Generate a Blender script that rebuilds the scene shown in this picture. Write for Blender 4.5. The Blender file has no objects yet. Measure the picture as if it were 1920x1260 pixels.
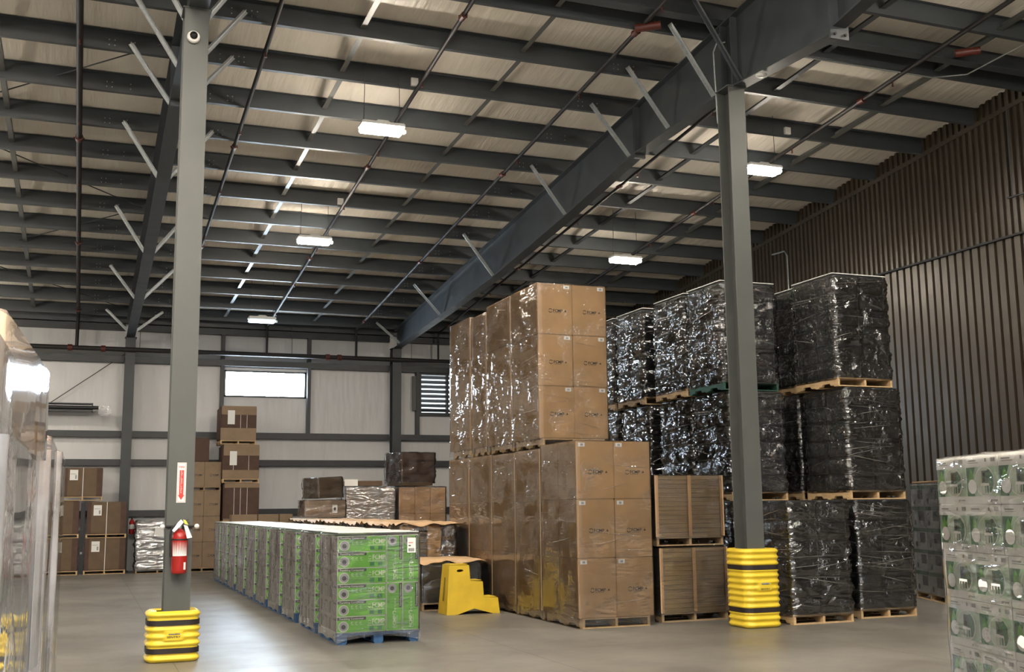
import bpy, bmesh, math, random
from mathutils import Vector, Matrix, noise
sc = bpy.context.scene
COL = sc.collection
R = math.radians
PI = math.pi

# ------------------------------------------------------------ camera
YAW, PIT, ROL = R(21.108), R(8.699), R(-.606)
F = Vector((math.sin(YAW)*math.cos(PIT), math.cos(YAW)*math.cos(PIT), math.sin(PIT)))
Rt = Vector((math.cos(YAW), -math.sin(YAW), 0)); Up = Rt.cross(F)
c_, s_ = math.cos(ROL), math.sin(ROL)
Rt, Up = c_*Rt + s_*Up, -s_*Rt + c_*Up
cam_d = bpy.data.cameras.new('camera'); cam = bpy.data.objects.new('camera', cam_d); COL.objects.link(cam)
M = Matrix((Rt, Up, -F)).transposed().to_4x4(); M.translation = Vector((0, 0, 1.667))
cam.matrix_world = M
cam_d.sensor_width = 36; cam_d.lens = 2073.96/1920*36; cam_d.clip_start = .05; cam_d.clip_end = 200
sc.camera = cam
# ------------------------------------------------------------ exposure, world
sc.view_settings.view_transform = 'Standard'; sc.view_settings.look = 'None'
sc.view_settings.gamma = 1; sc.view_settings.use_curve_mapping = False
sc.view_settings.exposure = 1.38
LAMP = 105.0; WINDOW = 28.0
w = bpy.data.worlds.new('world'); sc.world = w; w.use_nodes = True
w.node_tree.nodes['Background'].inputs[0].default_value = (.75, .85, 1, 1)
w.node_tree.nodes['Background'].inputs[1].default_value = 1.0

# ------------------------------------------------------------ materials
def mat(name, col, rough=.6, metal=0, var=0, scale=6, stretch=(1,1,1), bump=0, bscale=20, bstretch=None, coat=0, coatr=.15, spec=.5, emis=None, es=0, detail=3, rvar=0, coord='Object', bdist=.02):
    m = bpy.data.materials.new(name); m.use_nodes = True
    nt = m.node_tree; b = nt.nodes['Principled BSDF']; L = nt.links.new
    b.inputs['Base Color'].default_value = (*col, 1); b.inputs['Roughness'].default_value = rough
    b.inputs['Metallic'].default_value = metal; b.inputs['Specular IOR Level'].default_value = spec
    b.inputs['Coat Weight'].default_value = coat; b.inputs['Coat Roughness'].default_value = coatr
    if emis: b.inputs['Emission Color'].default_value = (*emis, 1); b.inputs['Emission Strength'].default_value = es
    if var or bump or rvar:
        tc = nt.nodes.new('ShaderNodeTexCoord')
        def nz(st, sca):
            mp = nt.nodes.new('ShaderNodeMapping'); mp.inputs['Scale'].default_value = st
            L(tc.outputs[coord], mp.inputs[0])
            n = nt.nodes.new('ShaderNodeTexNoise'); n.inputs['Scale'].default_value = sca; n.inputs['Detail'].default_value = detail
            L(mp.outputs[0], n.inputs[0]); return n
        if var or rvar: n = nz(stretch, scale)
        if var:
            r = nt.nodes.new('ShaderNodeValToRGB')
            r.color_ramp.elements[0].position = .3; r.color_ramp.elements[1].position = .7
            r.color_ramp.elements[0].color = (*[c*(1-var) for c in col], 1)
            r.color_ramp.elements[1].color = (*[min(1, c*(1+var)) for c in col], 1)
            L(n.outputs[0], r.inputs[0]); L(r.outputs[0], b.inputs['Base Color'])
        if rvar:
            mr = nt.nodes.new('ShaderNodeMapRange'); mr.inputs[3].default_value = rough-rvar; mr.inputs[4].default_value = rough+rvar
            mr.inputs[1].default_value = .3; mr.inputs[2].default_value = .7
            L(n.outputs[0], mr.inputs[0]); L(mr.outputs[0], b.inputs['Roughness'])
        if bump:
            n2 = nz(bstretch or stretch, bscale)
            bp = nt.nodes.new('ShaderNodeBump'); bp.inputs['Strength'].default_value = bump; bp.inputs['Distance'].default_value = bdist
            L(n2.outputs[0], bp.inputs['Height']); L(bp.outputs[0], b.inputs['Normal'])
            if coat: L(bp.outputs[0], b.inputs['Coat Normal'])
    return m

def wrapmat(name, gloss=.10, haze=.05, rough=.08, scale=5, stretch=(1,1,9), bump=1.0, tint=(1,1,1), hazecol=(.8,.82,.85), dist=.02, mask=(.45,.62), power=7):
    m = bpy.data.materials.new(name); m.use_nodes = True
    nt = m.node_tree; nt.nodes.clear(); L = nt.links.new; N = nt.nodes.new
    out = N('ShaderNodeOutputMaterial'); tr = N('ShaderNodeBsdfTransparent'); tr.inputs[0].default_value = (*tint, 1)
    gl = N('ShaderNodeBsdfGlossy'); gl.inputs['Roughness'].default_value = rough; df = N('ShaderNodeBsdfDiffuse'); df.inputs[0].default_value = (*hazecol, 1)
    tc = N('ShaderNodeTexCoord'); mp = N('ShaderNodeMapping'); mp.inputs['Scale'].default_value = stretch; mp.inputs['Rotation'].default_value = (.12, .10, 0)
    oi = N('ShaderNodeObjectInfo'); sc_ = N('ShaderNodeVectorMath'); sc_.operation = 'SCALE'; sc_.inputs[0].default_value = (7, 5, 9); L(oi.outputs['Random'], sc_.inputs['Scale'])
    av = N('ShaderNodeVectorMath'); L(tc.outputs['Object'], av.inputs[0]); L(sc_.outputs[0], av.inputs[1]); L(av.outputs[0], mp.inputs[0])
    n = N('ShaderNodeTexNoise'); n.inputs['Scale'].default_value = scale; n.inputs['Detail'].default_value = 2; n.inputs['Distortion'].default_value = .5; L(mp.outputs[0], n.inputs[0])
    # where the film is creased and where it lies taut
    n2 = N('ShaderNodeTexNoise'); n2.inputs['Scale'].default_value = 3.1; n2.inputs['Detail'].default_value = 5; L(av.outputs[0], n2.inputs[0])
    mk = N('ShaderNodeMapRange'); mk.inputs[1].default_value = mask[0]; mk.inputs[2].default_value = mask[1]; mk.inputs[3].default_value = .04; mk.inputs[4].default_value = 1; L(n2.outputs[0], mk.inputs[0])
    q1 = N('ShaderNodeMath'); q1.operation = 'MULTIPLY_ADD'; q1.inputs[1].default_value = 2; q1.inputs[2].default_value = -1; L(n.outputs[0], q1.inputs[0])
    q2 = N('ShaderNodeMath'); q2.operation = 'ABSOLUTE'; L(q1.outputs[0], q2.inputs[0])
    q3 = N('ShaderNodeMath'); q3.operation = 'SUBTRACT'; q3.inputs[0].default_value = 1; L(q2.outputs[0], q3.inputs[1])
    q4 = N('ShaderNodeMath'); q4.operation = 'POWER'; q4.inputs[1].default_value = power; L(q3.outputs[0], q4.inputs[0])
    mu = N('ShaderNodeMath'); mu.operation = 'MULTIPLY'; L(mk.outputs[0], mu.inputs[0]); L(q4.outputs[0], mu.inputs[1])
    bp = N('ShaderNodeBump'); bp.inputs['Strength'].default_value = bump; bp.inputs['Distance'].default_value = dist
    L(mu.outputs[0], bp.inputs['Height']); L(bp.outputs[0], gl.inputs['Normal'])
    fr = N('ShaderNodeFresnel'); fr.inputs[0].default_value = 1.5; L(bp.outputs[0], fr.inputs['Normal'])
    ad = N('ShaderNodeMath'); ad.operation = 'ADD'; ad.use_clamp = True; ad.inputs[1].default_value = gloss; L(fr.outputs[0], ad.inputs[0])
    mr = N('ShaderNodeMapRange'); mr.inputs[1].default_value = .4; mr.inputs[2].default_value = .7; mr.inputs[3].default_value = haze*.3; mr.inputs[4].default_value = haze*1.6
    L(n2.outputs[0], mr.inputs[0])
    m1 = N('ShaderNodeMixShader'); L(mr.outputs[0], m1.inputs[0]); L(tr.outputs[0], m1.inputs[1]); L(df.outputs[0], m1.inputs[2])
    m2 = N('ShaderNodeMixShader'); L(ad.outputs[0], m2.inputs[0]); L(m1.outputs[0], m2.inputs[1]); L(gl.outputs[0], m2.inputs[2])
    L(m2.outputs[0], out.inputs[0])
    return m

STEEL = mat('primed grey steel', (.043, .050, .056), .45, var=.12, scale=3, rvar=.06, spec=.55)
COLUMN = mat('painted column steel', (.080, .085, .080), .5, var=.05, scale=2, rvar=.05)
GALV = mat('galvanised steel', (.40, .42, .42), .38, .7, var=.12, scale=20)
PIPE = mat('black pipe', (.010, .008, .008), .6, var=.2, scale=6)
REDC = mat('red coupling', (.09, .014, .008), .5, var=.3, scale=25)
INSUL = mat('vinyl faced insulation', (.70, .655, .58), .38, var=.05, scale=1.2, bump=.55, bscale=1.5, bstretch=(5,.55,1), bdist=.06, coord='Object')
WINS = mat('wall insulation', (.60, .60, .60), .45, var=.05, scale=.8, bump=.7, bscale=1.3, bstretch=(2.6,1,.5), bdist=.07, detail=2)
DWALL = mat('dark bronze wall metal', (.050, .039, .026), .36, .15, rvar=.04, scale=3)
DARK = mat('near black', (.01, .01, .01), .7)
WHITEP = mat('white plastic', (.75, .75, .72), .4)
WHITEB = mat('white carton board', (.86, .85, .82), .5, var=.03)
KRAFT = mat('kraft carton', (.44, .275, .125), .55, var=.09, scale=3.0, bump=.12, bscale=9, coat=.12, coatr=.3)
KRAFT2 = mat('pale kraft carton', (.56, .35, .18), .6, var=.08, scale=4)
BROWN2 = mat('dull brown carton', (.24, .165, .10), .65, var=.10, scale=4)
BROWN = mat('brown carton', (.115, .072, .038), .65, var=.12, scale=4)
DBROWN = mat('dark brown carton', (.075, .038, .024), .7, var=.15, scale=5)
SHEET = mat('flat board edges', (.30, .21, .115), .7, var=.22, scale=5, stretch=(.6,.6,26), bump=.5, bscale=7, bstretch=(.5,.5,30), bdist=.01)
WOOD = mat('pallet wood', (.52, .36, .19), .7, var=.18, scale=6, stretch=(1,1,5))
WOODG = mat('old pallet wood', (.30, .21, .12), .75, var=.2, scale=6, stretch=(1,1,5))
BLUEP = mat('blue pallet paint', (.025, .085, .20), .55, var=.2, scale=8)
GREENPAL = mat('dark green pallet paint', (.02, .07, .05), .6, var=.2, scale=8)
BIN = mat('black bin plastic', (.016, .017, .019), .38, var=.25, scale=6, rvar=.08)
YEL = mat('yellow plastic', (.78, .57, .04), .35, var=.05, scale=3, rvar=.05)
YELD = mat('scuffed yellow plastic', (.72, .49, .03), .45, var=.1, scale=4, detail=6)
STRAP = mat('black strap', (.018, .012, .012), .6)
RED = mat('red enamel', (.33, .014, .011), .25)
REDP = mat('red print', (.62, .05, .04), .5)
PAPER = mat('white paper', (.78, .78, .76), .6)
INK = mat('black ink', (.02, .02, .02), .6)
GREY = mat('grey print', (.30, .30, .30), .6)
GREEN = mat('green carton print', (.14, .46, .03), .45, var=.12, scale=3)
GREEND = mat('dark green carton print', (.02, .20, .06), .45, var=.15, scale=3)
CREAM = mat('cream print', (.72, .74, .60), .5)
BANNER = mat('charcoal banner print', (.035, .035, .04), .5)
SIDEG = mat('grey printed carton side', (.80, .78, .74), .5, var=.1, scale=4)
SIDEP = mat('dark grey side print', (.40, .385, .40), .5, var=.2, scale=9)
PICD = mat('dark green picture', (.07, .20, .10), .45, var=.4, scale=14)
PICG = mat('pale green picture', (.50, .66, .50), .45, var=.25, scale=7)
PICL = mat('bright leaf green', (.16, .45, .06), .45, var=.15, scale=30)
PICW = mat('milky picture', (.58, .64, .55), .45, var=.12, scale=9)
PICK = mat('grey green device print', (.10, .14, .10), .45, var=.4, scale=30)
BARE = mat('bare aluminium', (.62, .65, .66), .28, .9)
TUBE = mat('dark rail', (.03, .032, .034), .35, .4)
KPAPER = mat('kraft paper sheet', (.60, .40, .22), .6, var=.08, scale=5, bump=.3, bscale=12)
TOPF = mat('glare white top film', (.86, .88, .86), .34, var=.08, scale=4, bump=.15, bscale=8, bdist=.02)  # white colour carries the window glare on the wrap tops
CLEARW = wrapmat('clear stretch wrap', .07, .03, .05, 2.8, (.8,.8,4), 1.0, dist=.008, mask=(.50,.62), power=3)
CLEARB = wrapmat('clear stretch wrap over black', .19, .006, .09, 2.4, (1.0,1.0,3.0), 1.0, dist=.036, hazecol=(.5,.53,.58), mask=(.34,.52), power=2.0)
STRAND = wrapmat('bunched film strand', .70, .25, .24, 9, (1,1,1), .5, dist=.002, hazecol=(.9,.9,.9))
CLEARG = wrapmat('glossy stretch wrap', .08, .035, .08, 2.6, (1,1,4), 1.0, dist=.012, hazecol=(.85,.85,.87), mask=(.46,.6), power=2.5)
CLEARL = wrapmat('thick cloudy wrap', .12, .42, .05, 1.5, (1,1,1.5), 1.0, dist=.006, hazecol=(.84,.84,.88), mask=(.5,.7))
CREAMB = mat('cream carton board', (.70, .56, .40), .6)
SILVER = wrapmat('silvery wrap', .45, .30, .14, 2.6, (.8,.8,3), 1.0, dist=.02, mask=(.3,.45), power=2)
LENS = mat('lamp diffuser lit', (1,1,1), .5, emis=(1, .895, .75), es=LAMP)
LENSOFF = mat('unlit lamp diffuser faint glow', (.75, .86, .95), .3, emis=(.6, .85, 1), es=.35)  # lamp is off, but a faint bluish glow is put into it
PANE = mat('daylight window pane', (1,1,1), .3, emis=(.70, .85, 1), es=WINDOW)
DAYL = mat('daylight behind louver', (1,1,1), .5, emis=(.85, .95, 1), es=.9)
GIRT = mat('darkened wall steel', (.026, .030, .033), .45, var=.1, scale=3)  # same paint as the roof steel, shade put into a darker colour
SMOKE = mat('smoked dome', (.01, .01, .01), .08)

def concrete():
    m = bpy.data.materials.new('polished concrete'); m.use_nodes = True
    nt = m.node_tree; b = nt.nodes['Principled BSDF']; L = nt.links.new; N = nt.nodes.new
    tc = N('ShaderNodeTexCoord')
    n1 = N('ShaderNodeTexNoise'); n1.inputs['Scale'].default_value = .55; n1.inputs['Detail'].default_value = 8; L(tc.outputs['Object'], n1.inputs[0])
    n2 = N('ShaderNodeTexNoise'); n2.inputs['Scale'].default_value = 5; n2.inputs['Detail'].default_value = 6; L(tc.outputs['Object'], n2.inputs[0])
    mx = N('ShaderNodeMath'); mx.operation = 'MULTIPLY_ADD'; mx.inputs[1].default_value = .35; L(n2.outputs[0], mx.inputs[0]); L(n1.outputs[0], mx.inputs[2])
    r = N('ShaderNodeValToRGB'); r.color_ramp.elements[0].position = .5; r.color_ramp.elements[1].position = .85
    r.color_ramp.elements[0].color = (.135, .126, .110, 1); r.color_ramp.elements[1].color = (.205, .192, .168, 1)
    L(mx.outputs[0], r.inputs[0])
    # saw cut joints every 7.62 m along y and across
    sx = N('ShaderNodeSeparateXYZ'); L(tc.outputs['Object'], sx.inputs[0])
    def line(sock, period, off, hw):
        a = N('ShaderNodeMath'); a.operation = 'ADD'; a.inputs[1].default_value = off; L(sock, a.inputs[0])
        p = N('ShaderNodeMath'); p.operation = 'PINGPONG'; p.inputs[1].default_value = period/2; L(a.outputs[0], p.inputs[0])
        q = N('ShaderNodeMath'); q.operation = 'LESS_THAN'; q.inputs[1].default_value = hw; L(p.outputs[0], q.inputs[0]); return q
    a, bb = line(sx.outputs[0], 3.81, -1.01, .006), line(sx.outputs[1], 4.6, -3.1, .006)
    o = N('ShaderNodeMath'); o.operation = 'MAXIMUM'; L(a.outputs[0], o.inputs[0]); L(bb.outputs[0], o.inputs[1])
    mm = N('ShaderNodeMix'); mm.data_type = 'RGBA'; L(o.outputs[0], mm.inputs[0]); L(r.outputs[0], mm.inputs[6]); mm.inputs[7].default_value = (.07, .062, .052, 1)
    L(mm.outputs[2], b.inputs['Base Color'])
    mp = N('ShaderNodeMapping'); mp.inputs['Scale'].default_value = (1, 1, 1); L(tc.outputs['Object'], mp.inputs[0])
    n3 = N('ShaderNodeTexNoise'); n3.inputs['Scale'].default_value = .9; n3.inputs['Detail'].default_value = 4; L(mp.outputs[0], n3.inputs[0])
    mr = N('ShaderNodeMapRange'); mr.inputs[1].default_value = .35; mr.inputs[2].default_value = .65; mr.inputs[3].default_value = .36; mr.inputs[4].default_value = .46
    L(n3.outputs[0], mr.inputs[0]); L(mr.outputs[0], b.inputs['Roughness'])
    bp = N('ShaderNodeBump'); bp.inputs['Strength'].default_value = .12; bp.inputs['Distance'].default_value = .01; L(n2.outputs[0], bp.inputs['Height']); L(bp.outputs[0], b.inputs['Normal'])
    return m
CONC = concrete()

# ------------------------------------------------------------ helpers
_text = {}
def text_geo(s):
    if s not in _text:
        c = bpy.data.curves.new('t', 'FONT'); c.body = s; c.size = 1; c.align_x = 'LEFT'; c.resolution_u = 2; c.offset = .018
        o = bpy.data.objects.new('t', c); COL.objects.link(o)
        me = bpy.data.meshes.new_from_object(o)
        v = [tuple(p.co) for p in me.vertices]; f = [tuple(p.vertices) for p in me.polygons]
        wd = max(p[0] for p in v); mn = min(p[0] for p in v)
        _text[s] = ([(p[0]-mn, p[1]) for p in v], f, wd-mn)
        bpy.data.objects.remove(o); bpy.data.curves.remove(c); bpy.data.meshes.remove(me)
    return _text[s]

class MB:
    def __init__(s): s.v = []; s.f = []; s.m = []; s.ms = []; s.sm = []
    def mi(s, m):
        if m not in s.ms: s.ms.append(m)
        return s.ms.index(m)
    def add(s, vs, fs, m, smooth=False):
        o = len(s.v); s.v += [tuple(v) for v in vs]; k = s.mi(m)
        for f in fs: s.f.append(tuple(i+o for i in f)); s.m.append(k); s.sm.append(smooth)
        return s
    def box(s, x0, x1, y0, y1, z0, z1, m):
        v = [(x0,y0,z0),(x1,y0,z0),(x1,y1,z0),(x0,y1,z0),(x0,y0,z1),(x1,y0,z1),(x1,y1,z1),(x0,y1,z1)]
        return s.add(v, [(0,3,2,1),(4,5,6,7),(0,1,5,4),(1,2,6,5),(2,3,7,6),(3,0,4,7)], m)
    def bbox(s, x0, x1, y0, y1, z0, z1, m, b=.006):
        bm = bmesh.new(); bmesh.ops.create_cube(bm, size=1)
        for v in bm.verts: v.co = Vector(((x0+x1)/2+v.co.x*(x1-x0), (y0+y1)/2+v.co.y*(y1-y0), (z0+z1)/2+v.co.z*(z1-z0)))
        bmesh.ops.bevel(bm, geom=bm.edges[:], offset=b, segments=2, affect='EDGES')
        bm.verts.index_update()
        s.add([v.co[:] for v in bm.verts], [[v.index for v in f.verts] for f in bm.faces], m); bm.free(); return s
    def prism(s, poly, axis, a, b, m, smooth=False):   # poly in the two other axes
        def P(u, w_, t): return {'x': (t, u, w_), 'y': (u, t, w_), 'z': (u, w_, t)}[axis]
        n = len(poly); v = [P(u, w_, a) for u, w_ in poly]+[P(u, w_, b) for u, w_ in poly]
        f = [(i, (i+1) % n, n+(i+1) % n, n+i) for i in range(n)]
        s.add(v, f, m, smooth); s.add(v, [tuple(range(n))[::-1], tuple(range(n, 2*n))], m); return s
    def tube(s, pts, r, m, n=8, cap=True):
        pts = [Vector(p) for p in pts]; rings = []
        rr = r if isinstance(r, (list, tuple)) else [r]*len(pts)
        for i, p in enumerate(pts):
            d = (pts[min(i+1, len(pts)-1)]-pts[max(i-1, 0)]).normalized()
            a = d.orthogonal().normalized() if i == 0 else (a-d*a.dot(d)).normalized()
            b = d.cross(a)
            rings.append([p+(a*math.cos(2*PI*k/n)+b*math.sin(2*PI*k/n))*rr[i] for k in range(n)])
        v = [q for g in rings for q in g]
        f = [(i*n+k, i*n+(k+1) % n, (i+1)*n+(k+1) % n, (i+1)*n+k) for i in range(len(pts)-1) for k in range(n)]
        s.add(v, f, m, True)
        if cap: s.add(v, [tuple(range(n))[::-1], tuple(range((len(pts)-1)*n, len(pts)*n))], m)
        return s
    def bar(s, a, b, wd, th, m, up=(0,0,1)):            # flat bar a->b
        a, b = Vector(a), Vector(b); d = (b-a).normalized(); sd = d.cross(Vector(up))
        if sd.length < 1e-4: sd = Vector((1,0,0))
        sd.normalize(); u = sd.cross(d)
        v = [p+sd*x*wd/2+u*y*th/2 for p in (a, b) for x, y in ((-1,-1),(1,-1),(1,1),(-1,1))]
        return s.add(v, [(0,1,2,3),(7,6,5,4),(0,4,5,1),(1,5,6,2),(2,6,7,3),(3,7,4,0)], m)
    def lathe(s, prof, c, m, n=24, axis='z'):
        v = []
        for r_, z in prof:
            for k in range(n):
                a = 2*PI*k/n; x, y = r_*math.cos(a), r_*math.sin(a)
                v.append((c[0]+x, c[1]+y, c[2]+z) if axis == 'z' else (c[0]+x, c[1]+z, c[2]+y))
        f = [(i*n+k, i*n+(k+1) % n, (i+1)*n+(k+1) % n, (i+1)*n+k) for i in range(len(prof)-1) for k in range(n)]
        return s.add(v, f, m, True)
    def quad(s, o, x, y, w_, h, m):                     # rectangle on a face: origin, unit dirs
        o, x, y = Vector(o), Vector(x), Vector(y)
        return s.add([o, o+x*w_, o+x*w_+y*h, o+y*h], [(0,1,2,3)], m)
    def poly(s, o, x, y, pts, m):
        o, x, y = Vector(o), Vector(x), Vector(y)
        return s.add([o+x*a+y*b for a, b in pts], [tuple(range(len(pts)))], m)
    def disc(s, o, x, y, r, m, n=20, ry=None):
        ry = ry or r
        return s.poly(o, x, y, [(r*math.cos(2*PI*k/n), ry*math.sin(2*PI*k/n)) for k in range(n)], m)
    def ring(s, o, x, y, r0, r1, m, n=20, a0=0, a1=2*PI):
        o, x, y = Vector(o), Vector(x), Vector(y); v = []
        for k in range(n+1):
            a = a0+(a1-a0)*k/n
            for r_ in (r0, r1): v.append(o+x*r_*math.cos(a)+y*r_*math.sin(a))
        return s.add(v, [(2*k, 2*k+1, 2*k+3, 2*k+2) for k in range(n)], m)
    def text(s, t, o, x, y, h, m, wfit=None):
        v, f, wd = text_geo(t); o, x, y = Vector(o), Vector(x), Vector(y); h = h/.72
        k = h if not wfit else wfit/wd
        return s.add([o+x*a*k+y*b*h for a, b in v], f, m)
    def build(s, name, parent=None, loc=None):
        me = bpy.data.meshes.new(name); me.from_pydata(s.v, [], s.f)
        for m in s.ms: me.materials.append(m)
        me.polygons.foreach_set('material_index', s.m); me.polygons.foreach_set('use_smooth', s.sm); me.update()
        o = bpy.data.objects.new(name, me); COL.objects.link(o)
        if parent: o.parent = parent
        if loc: o.location = loc
        return o

def inst(o, parent=None, loc=None, rz=None):
    c = o.copy(); COL.objects.link(c); c.parent = parent
    if loc is not None: c.location = loc
    if rz is not None: c.rotation_euler = (0, 0, rz)
    return c
def tag(o, label, cat, group=None):
    o['label'] = label; o['category'] = cat
    if group: o['group'] = group
    return o
def thing(name, label, cat, loc=(0,0,0), rz=0, group=None):
    o = bpy.data.objects.new(name, None); COL.objects.link(o); o.location = loc; o.rotation_euler = (0,0,rz); o.empty_display_size = .1
    return tag(o, label, cat, group)
def struct(o): o['kind'] = 'structure'; return o
def copy_tree(o, parent=None):
    c = o.copy(); COL.objects.link(c); c.parent = parent
    for ch in kids.get(o.name, []) or [k for k in bpy.data.objects if k.parent == o]: copy_tree(ch, c)
    return c
kids = {}
X_, Y_, Z_ = (1,0,0), (0,1,0), (0,0,1); XN, YN = (-1,0,0), (0,-1,0)
ORD = ['first','second','third','fourth','fifth','sixth','seventh','eighth','ninth','tenth','eleventh','twelfth','thirteenth','fourteenth','fifteenth','sixteenth','seventeenth','eighteenth','nineteenth','twentieth']

YB = 32.6                                              # back wall
XR = 15.2                                              # right wall
def zb(y): return 6.877+.096*(YB-y)                    # level of the purlin bottoms
PD = .29                                              # purlin depth
def zt(y): return zb(y)+PD

# ============================================================ SETTING
b = MB(); b.box(-14, 26, -10, 33.2, -.2, 0, CONC); struct(b.build('floor'))
# ceiling: insulation blanket, sagging a little between purlins
PUR = [15.25+1.39*k for k in range(-13, 13)]
b = MB(); ys = []
for i in range(len(PUR)-1):
    for t in (0, .25, .5, .75): ys.append((PUR[i]+(PUR[i+1]-PUR[i])*t, .035*math.sin(PI*t)))
ys.append((PUR[-1], 0)); ys.append((YB+.1, 0)); xs = [-14+1.0*i for i in range(31)]
vs = [(x, y, zt(y)+.004-0*s) for y, s in ys for x in xs]; n = len(xs)
vs2 = [(x, y, zt(y)+.12) for y, s in ys for x in xs]
vs = [(x, y, zt(y)+.004+s*.8) for y, s in ys for x in xs]
fs = [(i*n+j, (i+1)*n+j, (i+1)*n+j+1, i*n+j+1) for i in range(len(ys)-1) for j in range(n-1)]
b.add(vs, fs, INSUL, True); b.add(vs2, [f[::-1] for f in fs], INSUL)
struct(b.build('ceiling'))
# back wall with a window opening and a louver opening
WX0, WX1, WZ0, WZ1 = 3.66, 6.03, 4.84, 5.62
LX0, LX1, LZ0, LZ1 = 9.55, 10.95, 4.50, 5.66
b = MB()
for x0, x1, z0, z1 in ((-14, -11.58, 0, 7.2), (-11.58, -9.21, 0, WZ0), (-11.58, -9.21, WZ1, 7.2), (-9.21, WX0, 0, 7.2), (WX0, WX1, 0, WZ0), (WX0, WX1, WZ1, 7.2), (WX1, LX0, 0, 7.2), (LX0, LX1, 0, LZ0), (LX0, LX1, LZ1, 7.2), (LX1, 26, 0, 7.2)):
    b.box(x0, x1, YB, YB+.15, z0, z1, WINS)
struct(b.build('wall_back'))
# window, and an unseen second one added to light the left side
fw = .05
for k, dx in enumerate((0, -15.24)):
    b = MB(); a0, a1 = WX0+dx, WX1+dx
    for x0, x1, z0, z1 in ((a0, a1, WZ0, WZ0+fw), (a0, a1, WZ1-fw, WZ1), (a0, a0+fw, WZ0, WZ1), (a1-fw, a1, WZ0, WZ1)): b.box(x0, x1, YB-.03, YB+.1, z0, z1, STEEL)
    win = struct(b.build('window_%d' % (k+1)))
    b = MB(); b.box(a0+fw, a1-fw, YB+.03, YB+.05, WZ0+fw, WZ1-fw, PANE); b.build('pane', win)
# right wall: ribbed bronze sheet, upper band standing proud of the lower band
def ribs(x, y0, y1, z0, z1f, pitch, dep, gr):
    b = MB(); y = y0; pr = []
    while y < y1:
        pr += [(y, 0), (y+pitch*gr, 0), (y+pitch*(gr+.06), dep), (y+pitch*.94, dep)]; y += pitch
    v = []
    for (yy, d) in pr: v += [(x-d, yy, z0), (x-d, yy, z1f(yy))]
    b.add(v, [(2*i, 2*i+1, 2*i+3, 2*i+2) for i in range(len(pr)-1)], DWALL)
    b.box(x+.001, x+.05, y0, y1, z0, 6.9, DWALL)
    return b
SEAM = 6.32
b = ribs(XR, -10, YB, 0, lambda y: SEAM+.02, .20, .045, .22); struct(b.build('wall_right'))
b = ribs(XR-.05, -10, YB, SEAM-.04, lambda y: zt(y)+.03, .155, .045, .48); struct(b.build('wall_right_upper'))
b = MB(); b.box(XR-.10, XR-.0, -10, YB, SEAM-.055, SEAM-.015, DARK); struct(b.build('trim_1'))
b = MB()
b.prism([(-10, zb(-10)+.02), (YB, zb(YB)+.02), (YB, zb(YB)-.07), (-10, zb(-10)-.07)], 'x', XR-.11, XR-.08, DWALL); struct(b.build('trim_2'))
b = MB(); b.box(-14.15, -14, -10, 33.2, 0, 11.2, WINS); struct(b.build('wall_left'))
b = MB(); b.box(-14, 26, -10.2, -10, 0, 11.4, WINS); struct(b.build('wall_front'))

# ============================================================ STEEL FRAME
# purlins
def purlin(y, i, label, x0=-9.5, x1=XR+.0, extra=0, name='roof_purlin'):
    z = zb(y)+extra; b = MB(); t = .006
    b.box(x0, x1, y-t, y, z, z+PD-extra, STEEL)                       # web
    b.box(x0, x1, y, y+.075, z, z+t, STEEL)                           # bottom flange
    b.box(x0, x1, y+.069, y+.075, z+t, z+.024, STEEL)                 # lip
    b.box(x0, x1, y-.075, y, z+PD-extra-t, z+PD-extra, STEEL)         # top flange
    for fx in (1.05, 8.67):                                           # lap bolts either side of each rafter
        for dx in (-.98, -.90, -.62, .62, .90, .98):
            for dz in (.06, .14): b.box(fx+dx-.008, fx+dx+.008, y-t-.008, y-t, z+dz, z+dz+.016, GALV)
    return tag(b.build(name), label, 'purlin', 'roof purlins')
vis = sorted([p for p in PUR if p > 8], reverse=True)
for i, y in enumerate(vis):
    purlin(y, i, 'grey steel roof purlin crossing under the ceiling, %s counting forward from the back wall' % ORD[i])
b = MB()
for (yy) in (13.30,):
    z = zb(yy); b.box(-9.5, XR, yy, yy+.20, z-.0, z+.012, STEEL); b.box(-9.5, XR, yy+.095, yy+.105, z+.012, z+PD, STEEL)
tag(b.build('strut_beam'), 'wide grey steel strut beam across the roof just behind the column tops', 'beam')
# blue-ended eave strut at back wall
b = MB(); b.box(-9.5, XR-.15, YB-.25, YB-.244, 6.81, zt(YB), STEEL); b.box(-9.5, XR-.15, YB-.25, YB-.1, 6.81, 6.817, STEEL)
tag(b.build('eave_strut'), 'dark grey steel eave strut where the ceiling meets the back wall', 'beam')

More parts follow.
